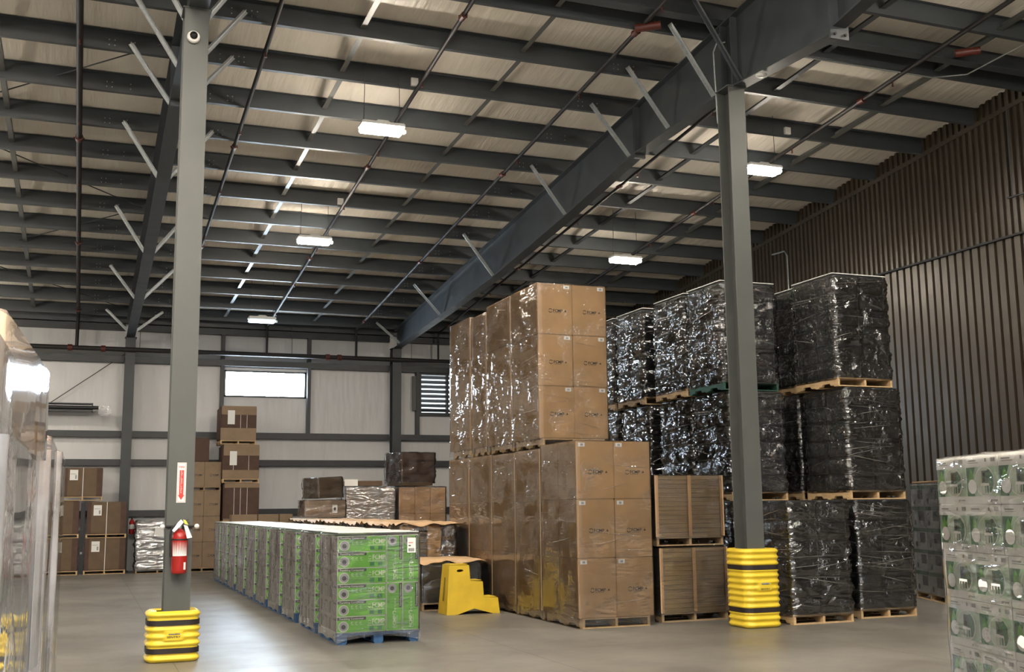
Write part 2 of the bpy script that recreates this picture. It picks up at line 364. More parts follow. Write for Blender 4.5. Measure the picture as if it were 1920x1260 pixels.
RN = [(32.1,6.40),(27.6,6.62),(23.4,6.86),(19.2,7.27),(16.3,7.62),(13.75,7.68),(13.2,7.68),(10.87,7.53)]
def rafter(x, label):
    t = thing('steel_rafter', label, 'rafter', (x, 13.3, 0)); ox, oy = x, 13.3
    def lo(y):
        for (a, za), (c, zc) in zip(RN, RN[1:]):
            if c <= y <= a: return za+(zc-za)*(a-y)/(a-c)
        return RN[-1][1]
    b = MB()
    poly = [(y-oy, z) for y, z in RN]+[(y-oy, zb(y)-.012) for y in (10.87, 32.1)]
    b.prism(poly, 'x', -.006, .006, STEEL); b.build('web', t)
    b = MB()
    for (a, za), (c, zc) in zip(RN, RN[1:]):
        b.prism([(a-oy, za), (c-oy, zc), (c-oy, zc-.018), (a-oy, za-.018)], 'x', -.115, .115, STEEL)
    b.build('bottom_flange', t)
    b = MB(); b.prism([(32.1-oy, zb(32.1)-.018), (10.87-oy, zb(10.87)-.018), (10.87-oy, zb(10.87)), (32.1-oy, zb(32.1))], 'x', -.115, .115, STEEL); b.build('top_flange', t)
    for y in (16.25, 16.29, 13.44, 13.16):
        b = MB(); b.box(-.115, .115, y-oy-.008, y-oy+.008, lo(y), zb(y)-.01, STEEL)
        if y in (16.29,): b.box(-.10, .10, y-oy-.03, y-oy+.03, lo(y)-.09, lo(y), STEEL)
        b.build('stiffener_plate', t)
    # front part past the bolted end plates
    b = MB(); b.box(-.14, .14, 10.87-oy-.02, 10.87-oy+.02, 7.44, zb(10.87), STEEL)
    for zz in (7.50, 8.5, 8.7):
        for xx in (-.08, .08): b.tube([(xx, 10.87-oy-.045, zz), (xx, 10.87-oy+.045, zz)], .018, DARK, 6)
    b.build('splice_plate', t)
    y0, y1 = 10.85, 4.0
    b = MB(); b.prism([(y0-oy, 7.62), (y1-oy, 8.75), (y1-oy, zb(y1)-.01), (y0-oy, zb(y0)-.01)], 'x', -.006, .006, STEEL)
    b.prism([(y0-oy, 7.60), (y1-oy, 8.73), (y1-oy, 8.75), (y0-oy, 7.62)], 'x', -.1, .1, STEEL); b.build('front_web', t)
    return t
rafter(1.05, 'grey steel rafter running from the left column back to the back wall')
rafter(8.67, 'deep tapered grey steel rafter running from the right column to the back wall')

# flange braces
def brace(x, y, side, label, dx=.80, m=GALV):
    zbm = None
    for (a, za), (c, zc) in zip(RN, RN[1:]):
        if c <= y <= a: zbm = za+(zc-za)*(a-y)/(a-c)
    b = MB(); a = Vector((x+side*.09, y, zbm+.03)); c = Vector((x+side*dx, y, zb(y)+.06))
    b.bar(a, c, .005, .075, m, (1, 0, 0)) if False else b.bar(a, c, .075, .006, m, (0, 1, 0));
    off = Vector((0, -.025, 0)); b.bar(a+off, c+off, .005, .045, GALV, (0, 1, 0)) if False else b.bar(a+Vector((0,-.035,0)), c+Vector((0,-.035,0)), .075, .006, m, (0, 0, 1))
    tag(b.build('flange_brace'), label, 'brace', 'flange braces along the rafters')
BY = [31.5, 27.5, 23.4, 19.27, 16.5, 15.12, 13.72]
PL = ['nearest the back wall', 'second from the back wall', 'third from the back wall', 'fourth from the back wall', 'fifth from the back wall', 'sixth from the back wall', 'at the column top']
for y, p in zip(BY, PL):
    brace(8.67, y, -1, 'galvanised angle brace leaning left of the right-hand rafter, '+p)
    brace(1.05, y, -1, 'galvanised angle brace on the left side of the left rafter, '+p, .68)
    brace(1.05, y, 1, 'galvanised angle brace on the right side of the left rafter, '+p)
brace(1.05, 12.4, -1, 'bright galvanised brace just in front of the left column top, left side', .68)
brace(1.05, 12.4, 1, 'galvanised brace just in front of the left column top, right side')
brace(8.67, 13.0, -1, 'dark angle brace crossing in front of the right column head', .8, STEEL)

# columns
def hcol(name, x, y, h, label, w=.28, d=.30, m=COLUMN, cat='column', plate=True, tf=.014):
    t = thing(name, label, cat, (x, y, 0))
    for s in (-1, 1):
        b = MB(); b.box(-w/2, w/2, s*d/2-tf/2, s*d/2+tf/2, 0, h, m); b.build('flange', t)
    b = MB(); b.box(-.006, .006, -d/2+tf/2, d/2-tf/2, 0, h, m); b.build('web', t)
    if plate:
        b = MB(); b.box(-w/2-.02, w/2+.03, -d/2-.02, d/2+.02, h, h+.016, m); b.build('cap_plate', t)
        b = MB(); b.box(-w/2-.05, w/2+.05, -d/2-.05, d/2+.05, 0, .02, m); b.build('base_plate', t)
    return t
hcol('steel_column', 1.035, 13.3, 7.645, 'tall grey steel column with the red fire extinguisher on it', .285)
hcol('steel_column', 8.61, 13.3, 7.645, 'tall grey steel column at right rising from the taller yellow guard', .27)
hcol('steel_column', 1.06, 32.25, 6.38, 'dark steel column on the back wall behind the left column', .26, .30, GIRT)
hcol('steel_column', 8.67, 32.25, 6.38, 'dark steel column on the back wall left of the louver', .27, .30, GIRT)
# wall girts
for z, nm in ((6.62, 'topmost'), (5.72, 'second from top, above the window'), (3.64, 'third from top, below the window'), (2.86, 'fourth from top'), (1.47, 'lowest')):
    t = thing('wall_girt', 'dark steel girt along the back wall, '+nm, 'girt', (0, YB, z), 0, 'back wall girts')
    for x0, x1 in ((-9.5, .92), (1.2, 8.52), (8.82, 15.0)):
        b = MB(); b.box(x0, x1, -.20, -.192, 0, .17, GIRT); b.box(x0, x1, -.192, 0, 0, .007, GIRT); b.box(x0, x1, -.192, 0, .163, .17, GIRT); b.build('girt_length', t)
for x, z0, z1, l in ((3.60, 5.9, 6.62, 'short dark steel post above the window, left'), (6.09, 5.9, 6.62, 'short dark steel post above the window, right'), (6.09, 3.81, 5.72, 'dark steel jamb at the right edge of the window'), (3.60, 3.81, 5.72, 'dark steel jamb at the left edge of the window'), (9.42, 3.81, 5.72, 'dark steel jamb at the left edge of the louver')):
    b = MB(); b.box(x-.05, x+.05, YB-.19, YB-.18, z0, z1, GIRT); b.box(x-.05, x-.043, YB-.18, YB-.001, z0, z1, GIRT)
    tag(b.build('wall_post'), l, 'post')
# brace rods
def rod(a, c, label, r=.012):
    b = MB(); b.tube([a, c], r, STEEL, 6); tag(b.build('brace_rod'), label, 'rod')
rod((-1.0, YB-.12, 4.50), (.92, YB-.12, 5.95), 'thin diagonal steel rod on the back wall left of the back column')
for i, (xa, ya, xb_, yb_) in enumerate(((-6.4, 16.5, .9, 23.6), (-6.4, 23.6, .9, 16.5), (-6.4, 23.7, .9, 31.6), (-6.4, 31.6, .9, 23.7))):
    rod((xa, ya, zb(ya)+.12+.035*(i % 2)), (xb_, yb_, zb(yb_)+.12+.035*(i % 2)), 'thin diagonal roof rod left of the left rafter, '+['nearer one rising right','nearer one rising left','farther one rising right','farther one rising left'][i])

# purlin brace lines
BSTEEL = mat('pale grey strap steel', (.11, .115, .11), .4, .2)
def brace_line(x, y0, y1, label, w=.08, m=BSTEEL, tilt=.09, cut=1.0):
    t = thing('purlin_brace_line', label, 'brace', (x, y1, zb(y1)))
    ps = [p for p in PUR if y0 <= p <= y1]; 
    for a, c in zip(ps, ps[1:]):
        b = MB(); pa, pc = Vector((0, a-y1+.02, zb(a)-zb(y1)+.03)), Vector((0, c-y1-.02, zb(c)-zb(y1)+.03+tilt))
        b.bar(pa, pc, w, .005, m); b.bar(pa+Vector((w/2, 0, w/2)), pc+Vector((w/2, 0, w/2)), .005, w, m)
        b.build('brace_length', t)
brace_line(-1.45, 8, 32.2, 'line of short steel braces between purlins in the bay left of the left rafter')
brace_line(3.56, 8, 32.2, 'bright line of short steel braces between purlins above the window')
brace_line(6.10, 8, 32.2, 'line of short steel braces between purlins, left of the right rafter')
brace_line(10.75, 8, 32.2, 'line of wide steel braces between purlins just right of the right rafter', .10, STEEL, .05)
brace_line(12.98, 8, 32.2, 'line of wide pale steel braces between purlins nearest the dark wall', .12, COLUMN, .05)

# sprinkler pipes
def sprinkler(x, r, label, y0=6, heads=True, off=-.05, y1=31.6, dy=0):
    t = thing('sprinkler_pipe', label, 'pipe', (x, y1, zb(y1)+off))
    P = lambda y: Vector((0, y-y1, zb(y)-zb(y1)))
    b = MB(); b.tube([P(y0), P(y1)], r, PIPE, 10); pr_ = b.build('pipe_run', t)
    y = 8.2+dy
    while y < y1:
        b = MB(); b.tube([P(y)-Vector((0,.07,0)), P(y)+Vector((0,.07,0))], r*1.45, REDC, 10)
        b.tube([P(y)-Vector((r*1.9,0,0)), P(y)+Vector((r*1.9,0,0))], .014, REDC, 6); b.build('coupling', pr_); y += 5.7
    y = 7.4+dy
    while heads and y < y1:
        b = MB(); b.tube([P(y), P(y)-Vector((0,0,r+.07))], .012, REDC, 6); b.tube([P(y)-Vector((0,0,r+.07)), P(y)-Vector((0,0,r+.075))], .022, REDC, 8); b.build('sprinkler_head', pr_); y += 2.85
    b = MB(); b.tube([Vector((0,0,0)), Vector((0,.42,-.02)), Vector((0,.45,-.08)), Vector((0,.45,6.03-zb(y1)-off))], r, PIPE, 10); b.build('drop_pipe', t)
sprinkler(-.33, .048, 'thick black sprinkler pipe along the roof left of the left rafter', dy=.3)
sprinkler(2.26, .034, 'black sprinkler pipe along the roof just right of the left column')
sprinkler(4.78, .034, 'black sprinkler pipe along the roof above the middle of the window bay', dy=.3)
sprinkler(7.40, .036, 'black sprinkler pipe along the roof just left of the right rafter')
sprinkler(12.28, .038, 'black sprinkler pipe along the roof between right rafter and dark wall', dy=1.0)
sprinkler(9.95, .030, 'black sprinkler pipe along the roof just right of the right rafter', y0=15)
t = thing('sprinkler_main', 'thick black sprinkler main running level along the back wall above the window', 'pipe', (0, 32.05, 6.03))
b = MB(); b.tube([(-9, 0, 0), (14.9, 0, 0)], .066, PIPE, 12); b.build('pipe_run', t)
for x in (.1-.6, .35, 6.55, 6.9):
    b = MB(); b.tube([(x-.06, 0, 0), (x+.06, 0, 0)], .09, REDC, 12); b.build('coupling', t)
for x in (-2.4, 1.3, 5.5, 9.1):
    b = MB(); b.tube([(x, 0, 0), (x, 0, .95)], .008, STEEL, 6); b.build('hanger', t)
# red fittings where mains pass near the camera side
for x, y, z, l in ((7.45, 13.62, zb(13.62)-.10, 'red grooved pipe fitting at the roof left of the right column head'), (12.75, 12.9, zb(12.9)-.09, 'red grooved pipe fitting on the sprinkler pipe near the dark wall')):
    b = MB(); d = Vector((.16, -.10, .01)); b.tube([Vector((x, y, z))-d, Vector((x, y, z))+d], .062, REDC, 10); tag(b.build('pipe_fitting'), l, 'fitting')

# small electrical things
def jbox(x, y, l):
    b = MB(); b.box(x-.06, x+.06, y-.06, y-.008, zb(y)+.03, zb(y)+.16, WHITEP); tag(b.build('junction_box'), l, 'box')
jbox(11.95, 16.64, 'small white junction box on the purlin above the right-hand lamp')
jbox(11.05, 11.08, 'small white junction box near the bolted end of the right rafter')
jbox(4.75, 16.64, 'small white junction box on the purlin above the nearest lamp')
jbox(4.75, 22.2, 'small white junction box on the purlin above the second lamp')
b = MB(); b.tube([(8.72, 13.86, zb(13.86)-.04), (12.9, 13.86, zb(13.86)-.04), (13.4, 13.6, zb(13.6)-.04), (13.6, 12, zb(12)-.04)], .013, GALV, 6); tag(b.build('conduit'), 'thin galvanised conduit along the purlin right of the rafter splice', 'conduit')
b = MB(); b.tube([(8.50, 13.5, 7.2), (8.47, 13.5, 8.3), (8.5, 13.45, 8.42), (8.62, 13.4, 8.44)], .012, GALV, 6); tag(b.build('conduit'), 'thin conduit bending up beside the right column head', 'conduit')
b = MB(); b.lathe([(0, -.03), (.05, -.028), (.078, -.01), (.08, 0), (.08, .004)], (8.64, 12.55, 7.607), WHITEP, 24); b.lathe([(.08, .004), (0, .004)], (8.64, 12.55, 7.607), WHITEP, 24); tag(b.build('ceiling_disc'), 'round white disc under the rafter in front of the right column', 'sensor')
for (y, z) in ((13.4, 0), ):
    b = MB(); b.tube([(15.0, 14.38, zb(14.38)), (15.0, 14.40, 6.93)], .008, STEEL, 5); b.tube([(14.98, 13.3, 6.9), (15.0, 14.5, 6.93)], .02, TUBE, 6); tag(b.build('hanging_rod'), 'thin hanging rod carrying a dark bar in front of the dark ribbed wall', 'rod')
b = MB(); b.tube([(XR-.12, 21.2, 6.2), (XR-.12, 21.2, 7.35), (XR-.12, 21.3, 7.48), (XR-.12, 21.8, 7.5)], .02, GALV, 6); tag(b.build('conduit'), 'bent galvanised conduit on the dark ribbed wall above the black stacks', 'conduit')

# security camera on the left column
t = thing('security_camera', 'white dome security camera high on the left column', 'camera', (1.0, 13.14, 7.27))
b = MB(); b.lathe([(0, 0), (.075, 0), (.075, -.04), (.06, -.06), (.045, -.065)], (0, 0, 0), WHITEP, 24, 'y'); hs = b.build('housing', t)
b = MB(); b.lathe([(.047, -.062), (.045, -.075), (.03, -.092), (.0, -.10)], (0, 0, .008), SMOKE, 20, 'y'); b.build('dome', hs)

# high bay lamps
def lamp(x, y, drop, label, lit=True, w=.70, d=.32):
    z = zb(y)-drop
    t = thing('high_bay_light', label, 'lamp', (x, y, z))
    b = MB(); b.bbox(-w/2, w/2, -d/2, d/2, .02, .09, WHITEP, .015); b.prism([(-.14, .09), (.14, .09), (.08, .13), (-.08, .13)], 'y', -.1, .1, WHITEP); hs = b.build('housing', t)
    b = MB(); b.bbox(-w/2+.01, w/2-.01, -d/2+.01, d/2-.01, -.05, .019, LENS if lit else LENSOFF, .02); b.build('diffuser', t)
    b = MB(); b.bbox(w/2, w/2+.05, -.03, .03, -.03, .03, WHITEP, .01); b.build('sensor', hs)
    for s in (-1, 1):
        b = MB(); b.tube([(s*w*.42, 0, .09), (s*w*.40, 0, drop+PD)], .005, STEEL, 5); b.build('cable', hs)
G = 'high bay lamps'
lamp(4.20, 16.56, .80, 'lit lamp hanging nearest, above the yellow sprinkler lines left of centre')
lamp(4.33, 22.75, .60, 'lit lamp second back on the left, high in front of the window bay')
lamp(4.15, 28.8, .76, 'unlit pale lamp hanging just above the window', False)
lamp(11.12, 21.7, .86, 'lit lamp hanging right of the rafter above the black stacks, farther one')
lamp(11.28, 16.5, .78, 'lit lamp hanging just right of the right column, nearer one')
for x, y in ((-3.4, 16.5), (-3.4, 22.7), (-3.4, 28.8), (4.2, 9.6), (11.2, 9.6), (-3.4, 9.6), (4.2, 2.5), (11.2, 2.5), (-3.4, 2.5), (4.2, -4.5), (11.2, -4.5), (.0, 6.0), (7.95, 6.0), (.0, -1.0), (.0, 2.5), (-3.4, 6.0), (-3.4, -1.0)):  # unseen lamps carrying on the bay grid, with extras added to brighten the loads
    lamp(x, y, .8, w=1.4 if x == .0 else .7, d=.5 if x == .0 else .32, label='added lit lamp outside the view, %s, %s' % ({-3.4: 'in the left bay', .0: 'along the left rafter line', 4.2: 'in the window bay', 7.95: 'along the right rafter line', 11.2: 'in the right bay', 13.2: 'beside the dark wall'}[x],
        {16.5: 'level with the nearest visible lamp', 22.7: 'level with the second visible lamp', 28.8: 'nearest the back wall', 9.6: 'just in front of the columns', 6.0: 'ahead of the camera', 2.5: 'nearly above the camera', -1.0: 'just behind the camera', -4.5: 'farthest behind the camera'}[y]))

# louver
t = thing('wall_louver', 'metal wall louver with bright horizontal blades high on the back wall', 'louver', (LX0, YB, LZ0))
b = MB()
for x0, x1, z0, z1 in ((-.08, 1.5, -.10, 0), (-.08, 1.5, 1.16, 1.24), (-.08, 0, 0, 1.16), (1.40, 1.5, 0, 1.16), (.80, .87, 0, 1.16)): b.box(x0, x1, -.10, .02, z0, z1, GIRT)
b.build('frame', t)
b = MB(); b.box(-.30, -.14, -.16, -.12, .05, 1.1, COLUMN); b.build('side_channel', t)
for k in range(8):
    z = .03+k*.145
    b = MB(); b.add([(0, -.06, z+.085), (1.40, -.06, z+.085), (1.40, .05, z), (0, .05, z)], [(0,1,2,3)], GIRT); b.tube([(0, -.06, z+.085), (1.4, -.06, z+.085)], .012, BARE, 6); b.build('blade', t)
b = MB(); b.box(0, 1.40, .10, .11, 0, 1.16, DAYL); b.build('backing_panel', t)

# black rail unit high on back wall
t = thing('wall_rail_unit', 'long black horizontal rail unit on the back wall with a clear bagged end', 'rail', (-1, 32.15, 4.3))
b = MB(); b.box(-2.5, 1.16, -.1, .25, .0, .14, TUBE); b.tube([(-2.5, -.14, .10), (1.3, -.14, .10)], .05, TUBE, 10); b.build('rail', t)
b = MB(); b.box(-2.5, 1.16, -.12, .25, .20, .225, STEEL); b.box(1.13, 1.16, -.12, .25, .0, .22, STEEL); b.build('top_strip', t)
b = MB()
for k in range(5): b.bbox(1.1+k*.09, 1.16+k*.09, -.17, -.12, .07, .12, WHITEP, .005)
b.build('chain_links', t)
b = MB(); b.bbox(1.30, 1.62, -.2, .1, -.12, .17, CLEARG, .05); b.build('plastic_bag', t)

# ============================================================ PALLETS AND LOADS
def pallet_mb(w, d, m=WOOD, h=.135, blocks=False):
    b = MB(); q = .0
    if blocks:
        for x in (-w/2+.07, 0, w/2-.07):
            for y in (-d/2+.07, 0, d/2-.07): b.box(x-.06, x+.06, y-.07, y+.07, .018, h-.035, m)
        for y in (-d/2+.05, 0, d/2-.05): b.box(-w/2, w/2, y-.05, y+.05, h-.037, h-.018, m)
        for x in (-w/2+.07, 0, w/2-.07): b.box(x-.05, x+.05, -d/2, d/2, 0, .018, m)
    else:
        for x in (-w/2+.02, 0, w/2-.02):
            p = [(-d/2, .015), (-d*.34, .015), (-d*.31, .052), (-d*.15, .052), (-d*.12, .015), (d*.12, .015), (d*.15, .052), (d*.31, .052), (d*.34, .015), (d/2, .015), (d/2, h-.018), (-d/2, h-.018)]
            b.prism(p, 'x', x-.019, x+.019, m)
        for y in (-d/2+.045, -.02, d/2-.045): b.box(-w/2, w/2, y-.045, y+.045, 0, .0155, m)
    n = 7
    for k in range(n):
        y = -d/2+.045+(d-.09)*k/(n-1); b.box(-w/2, w/2, y-.045, y+.045, h-.0185, h, m)
    return b

def rrect(w, d, r, per=8, nx=8, ny=8):
    """rounded rectangle, returns (x,y,nx,ny)"""
    out = []
    def seg(x0, y0, x1, y1, n, nn):
        for i in range(n): t = i/n; out.append((x0+(x1-x0)*t, y0+(y1-y0)*t, *nn))
    def arc(cx, cy, a0):
        for i in range(per): a = a0+PI/2*i/per; out.append((cx+r*math.cos(a), cy+r*math.sin(a), math.cos(a), math.sin(a)))
    hw, hd = w/2, d/2
    seg(-hw+r, -hd, hw-r, -hd, nx, (0,-1)); arc(hw-r, -hd+r, -PI/2)
    seg(hw, -hd+r, hw, hd-r, ny, (1,0)); arc(hw-r, hd-r, 0)
    seg(hw-r, hd, -hw+r, hd, nx, (0,1)); arc(-hw+r, hd-r, PI/2)
    seg(-hw, hd-r, -hw, -hd+r, ny, (-1,0)); arc(-hw+r, -hd+r, PI)
    return out
_wr = {}
def wrap_mesh(w, d, z0, z1, m, layers=0, bulge=.02, r=.03, amp=.008, seed=1, top=True, rings=34, gap=.012, nx=14):
    key = (round(w,3), round(d,3), round(z0,3), round(z1,3), m.name, layers, bulge, r, amp, seed, top)
    if key in _wr: return _wr[key]
    pr = rrect(w+2*gap, d+2*gap, r, 5, nx, nx); n = len(pr); v = []
    for j in range(rings+1):
        t = j/rings; z = z0+(z1-z0)*t
        s = bulge*abs(math.sin(PI*t*layers))**.6 if layers else 0
        for x, y, a, c in pr:
            nzv = noise.noise(Vector((x*4+seed*7, y*4, z*9)))*amp + noise.noise(Vector((x*14+seed, y*14, z*30)))*amp*.5
            o = s+nzv
            if layers > 1 and abs(a) > .25 and abs(c) > .25: o += .022*noise.noise(Vector((x*9+seed, y*9, z*34)))
            v.append((x+a*o, y+c*o, z))
    f = [(j*n+i, j*n+(i+1) % n, (j+1)*n+(i+1) % n, (j+1)*n+i) for j in range(rings) for i in range(n)]
    b = MB(); b.add(v, f, m, True)
    if top:
        o = len(v); tv = v[-n:] + [(0, 0, z1+.012)]
        k = .93; tv2 = [(x*k, y*k, z1+.012+noise.noise(Vector((x*6, y*6, seed)))*.008) for x, y, _ in v[-n:]]
        b.add(v[-n:]+tv2+[(0, 0, z1+.012)], [(i, (i+1) % n, n+(i+1) % n, n+i) for i in range(n)]+[(n+i, n+(i+1) % n, 2*n) for i in range(n)], m, True)
    _wr[key] = b; return b

def strands_mesh(w, d, z0, z1, n, seed, r=(.003, .008), out=.04, part=.5):  # bunched film strands, added as tubes to catch the lamp glints
    b = MB(); rnd = random.Random(seed*17+n)
    for k in range(n):
        front = rnd.random() < .62; L0 = w if front else d
        a = rnd.uniform(-.5, .1) if rnd.random() < part else -.5; c = min(.5, a+rnd.uniform(.25, 1.0)); z = rnd.uniform(z0, z1); sl = rnd.choice((-1, 1))*rnd.uniform(.02, .12); rr = rnd.uniform(*r)
        pts = []; N_ = 14; rad = []
        for i in range(N_+1):
            t = i/N_; u = (a+(c-a)*t)*L0; q = out-.01+.008*math.sin(t*PI)+.004*noise.noise(Vector((u*9, z*5, seed)))
            zz = z+sl*(t-.5)+.006*noise.noise(Vector((u*7, z*3, 5)))
            pts.append((u, -d/2-q, zz) if front else (-w/2-q, -u, zz)); rad.append(rr*(.3+.7*math.sin(PI*min(1, max(0, t))))*(1+.5*noise.noise(Vector((u*20, z, 3)))))
        b.tube(pts, rad, STRAND, 5, False)
    return b

class Proto:
    """first call builds the mesh, later ones share it"""
    def __init__(s): s.d = {}
    def get(s, key, fn, name, parent, loc=(0,0,0), rz=0):
        if key not in s.d:
            o = fn().build(name, parent); s.d[key] = o; o.location = loc; o.rotation_euler = (0,0,rz); return o
        return inst(s.d[key], parent, loc, rz)
PR = Proto()

# ---------- big kraft cartons with maker's print
def fcmp_logo(b, o, x, y, s, m):
    o, x, y = Vector(o), Vector(x), Vector(y)
    b.ring(o+x*s*.36+y*s*.33, x, y, s*.22, s*.31, m, 12, .4, 2.6); b.ring(o+x*s*.36+y*s*.33, x, y, s*.22, s*.31, m, 12, 3.4, 5.8)
    b.text('FCMP', o+x*s*.78+y*s*.15, x, y, s*.42, m, s*1.5)
    b.text('OUTDOOR', o+x*s*.80, x, y, s*.09, m, s*1.2)
def kcarton(w, d, h, logo=True, lab=True, m=None):
    m = m or KRAFT
    b = MB(); b.bbox(-w/2, w/2, -d/2, d/2, 0, h, m, .008)
    e = .0015
    if logo:
        fcmp_logo(b, (-w*.20, -d/2-e, h*.42), X_, Z_, .105, INK)
        b.poly((w*.27, -d/2-e, h*.45), X_, Z_, [(0, 0), (.035, 0), (.0175, .03)], INK)
    b.box(-.03, .03, -d/2+.01, d/2-.01, h, h+.0008, KRAFT2)
    return b
def ship_label():
    b = MB(); b.quad((0, 0, 0), X_, Z_, .10, .055, PAPER)
    for k in range(5): b.quad((.035+k*.008, -.0015, .012), X_, Z_, .004, .03, INK)
    return b
def kload(x0, x1, y0, y1, z0, z1, label, ny=1, logo=True, seed=1, palm=WOOD, ph=.135, jit=.006, group=None, inset=.06):
    w, d = x1-x0, y1-y0
    t = thing('carton_load', label, 'pallet load', ((x0+x1)/2, (y0+y1)/2, z0), 0, group)
    PR.get(('pal', round(w-2*inset,2), round(d,2), palm.name), lambda: pallet_mb(w-2*inset, d-.04, palm, ph), 'pallet', t)
    rows = 3; h = (z1-z0-ph)/rows; rnd = random.Random(seed)
    cw, cd = w/2, d/ny
    for r in range(rows):
        for i in range(2):
            for j in range(ny):
                key = ('kc', round(cw,2), round(cd,2), round(h,2), j == 0 and logo)
                c = PR.get(key, lambda: kcarton(cw-.004, cd-.004, h-.004, j == 0 and logo), 'carton', t,
                       ((i-.5)*cw+rnd.uniform(-jit, jit)*.5, (j-(ny-1)/2)*cd, ph+.002+r*h), rnd.uniform(-.004, .004))
                if j == 0: PR.get('shl', ship_label, 'shipping_label', c, ((-.44 if z0 < 1 else .25)*cw, -cd/2-.002, h*.90))
    wrap_mesh(w, d, .04, z1-z0, CLEARW, seed=seed, gap=.010, amp=.0015, rings=24).build('stretch_wrap', t)
    strands_mesh(w, d, .15, z1-z0-.05, 12, seed, (.0012, .003), .016, 1.0).build('film_strands', t)['kind'] = 'stuff'
    return t
KX0, KX1 = 6.34, 7.49
kload(KX0, KX1, 14.02, 15.30, 0, 2.54, 'tall clear-wrapped load of kraft cartons nearest the yellow step stool, bottom front corner', 2, seed=1)
kload(KX0, KX1, 15.35, 16.34, 0, 2.50, 'clear-wrapped kraft carton load, second back in the lower row, behind the yellow step stool', 1, seed=2)
kload(KX0, KX1, 16.38, 17.40, 0, 2.49, 'clear-wrapped kraft carton load, third back in the lower row', 1, seed=3)
kload(KX0, KX1, 17.45, 18.55, 0, 2.50, 'clear-wrapped kraft carton load, fourth back in the lower row', 1, seed=4)
kload(KX0, KX1, 18.62, 19.72, 0, 2.50, 'clear-wrapped kraft carton load, farthest back in the lower row', 1, seed=5)
kload(KX0, KX1, 15.33, 16.46, 2.52, 5.03, 'clear-wrapped kraft carton load on the upper tier, nearest the camera', 1, seed=6)
kload(KX0, KX1, 16.50, 17.62, 2.52, 5.03, 'clear-wrapped kraft carton load on the upper tier, second from the front', 1, seed=7)
kload(KX0, KX1, 17.67, 18.42, 2.52, 4.96, 'narrow kraft carton load on the upper tier, third from the front', 1, seed=8)
kload(KX0+.02, KX1, 18.58, 19.74, 2.52, 5.02, 'clear-wrapped kraft carton load on the upper tier, farthest back', 1, seed=9)

# ---------- flat board bundles
def board_load(z0, z1, label, rz, dx, seed):
    w, d = 1.10, 1.0
    t = thing('board_bundle_load', label, 'pallet load', (8.25+dx, 14.78, z0), rz)
    PR.get(('palg', 'k'), lambda: pallet_mb(1.10, 1.0, WOODG, .125), 'pallet', t)
    rnd = random.Random(seed); h = z1-z0-.125
    for i in (-1, 1):
        b = MB(); k = 14; zz = .126
        for j in range(k):
            o = rnd.uniform(-.006, .006); b.box(i*.27-.255+o*.3, i*.27+.255+o*.3, -.49+o, .49+o, zz, zz+h/k-.003, SHEET); zz += h/k
        b.build('board_stack', t)
    for x in (-.54, 0, .54):
        b = MB(); b.box(x-.028, x+.028, -.515, -.508, .13, .125+h, KRAFT2); b.build('corner_board', t)
    wrap_mesh(w, d, .10, z1-z0, CLEARW, seed=seed, gap=.018, amp=.002, rings=20).build('stretch_wrap', t)
board_load(0, 1.035, 'pallet of flat kraft boards beside the right yellow guard, lower of two', .02, .03, 11)
board_load(1.065, 2.07, 'pallet of flat kraft boards beside the right yellow guard, upper of two', .0, 0, 12)

# ---------- black bins
def bin_mesh(w, d, h):
    b = MB(); v = []; prof = [(0, .90), (.03, .94), (.10, .955), (.80, .975), (.82, .995), (.97, 1.0), (1, .985)]
    for t, k in prof:
        for x, y, a, c in rrect(w*k, d*k, .06, 4, 2, 2): v.append((x, y, t*h))
    n = len(v)//len(prof)
    b.add(v, [(j*n+i, j*n+(i+1) % n, (j+1)*n+(i+1) % n, (j+1)*n+i) for j in range(len(prof)-1) for i in range(n)], BIN, True)
    b.add(v[-n:], [tuple(range(n))], BIN); b.add(v[:n], [tuple(range(n))[::-1]], BIN)
    # recessed round boss and ribs on the front and left face
    for o, x in (((0, -d/2*.985, h*.45), X_), ((-w/2*.985, 0, h*.45), Y_)):
        b.ring(o, x, Z_, h*.26, h*.31, BIN, 20); b.quad(Vector(o)-Vector(x)*.15-Vector((0,0,h*.25)), x, Z_, .004, h*.5, BIN)
    return b
def bin_load(x0, y0, z0, z1, label, seed, w=1.0, d=1.04, palm=WOOD, group=None, rz=0, layers=6, strands=9):
    t = thing('bin_load', label, 'pallet load', (x0+w/2, y0+d/2, z0), rz, group)
    ph = .13; PR.get(('pb', palm.name), lambda: pallet_mb(1.0, 1.04, palm, ph), 'pallet', t)
    h = (z1-z0-ph)/layers; rnd = random.Random(seed)
    for k in range(layers):
        for i in (-1, 1):
            for j in (-1, 1):
                PR.get(('bin', round(h, 3)), lambda: bin_mesh(.49, .51, h-.003), 'bin', t, (i*.25+rnd.uniform(-.008,.008), j*.26+rnd.uniform(-.008,.008), ph+.001+k*h), rnd.uniform(-.02, .02))
    key = ('bw', round(z1-z0, 2), seed % 3, layers)
    PR.get(key, lambda: wrap_mesh(.995, 1.035, ph-.03, z1-z0-.028, CLEARB, layers=layers, bulge=.030, r=.05, amp=.010, seed=seed % 3+20, rings=96, gap=.004, nx=16), 'stretch_wrap', t)
    PR.get(('st', round(z1-z0, 1), seed % 3, strands), lambda: strands_mesh(1.0, 1.04, .2, z1-z0-.08, strands, seed % 3), 'film_strands', t)['kind'] = 'stuff'
    if z0 > 3:
        PR.get(('cap',), lambda: MB().bbox(-.50, .50, -.52, .52, 0, .012, TOPF, .004), 'top_sheet', t, (0, 0, z1-z0+.018))
bin_load(9.19, 13.18, 0, 1.69, 'clear-wrapped black bins low pallet load just right of the right yellow guard', 1, strands=16)
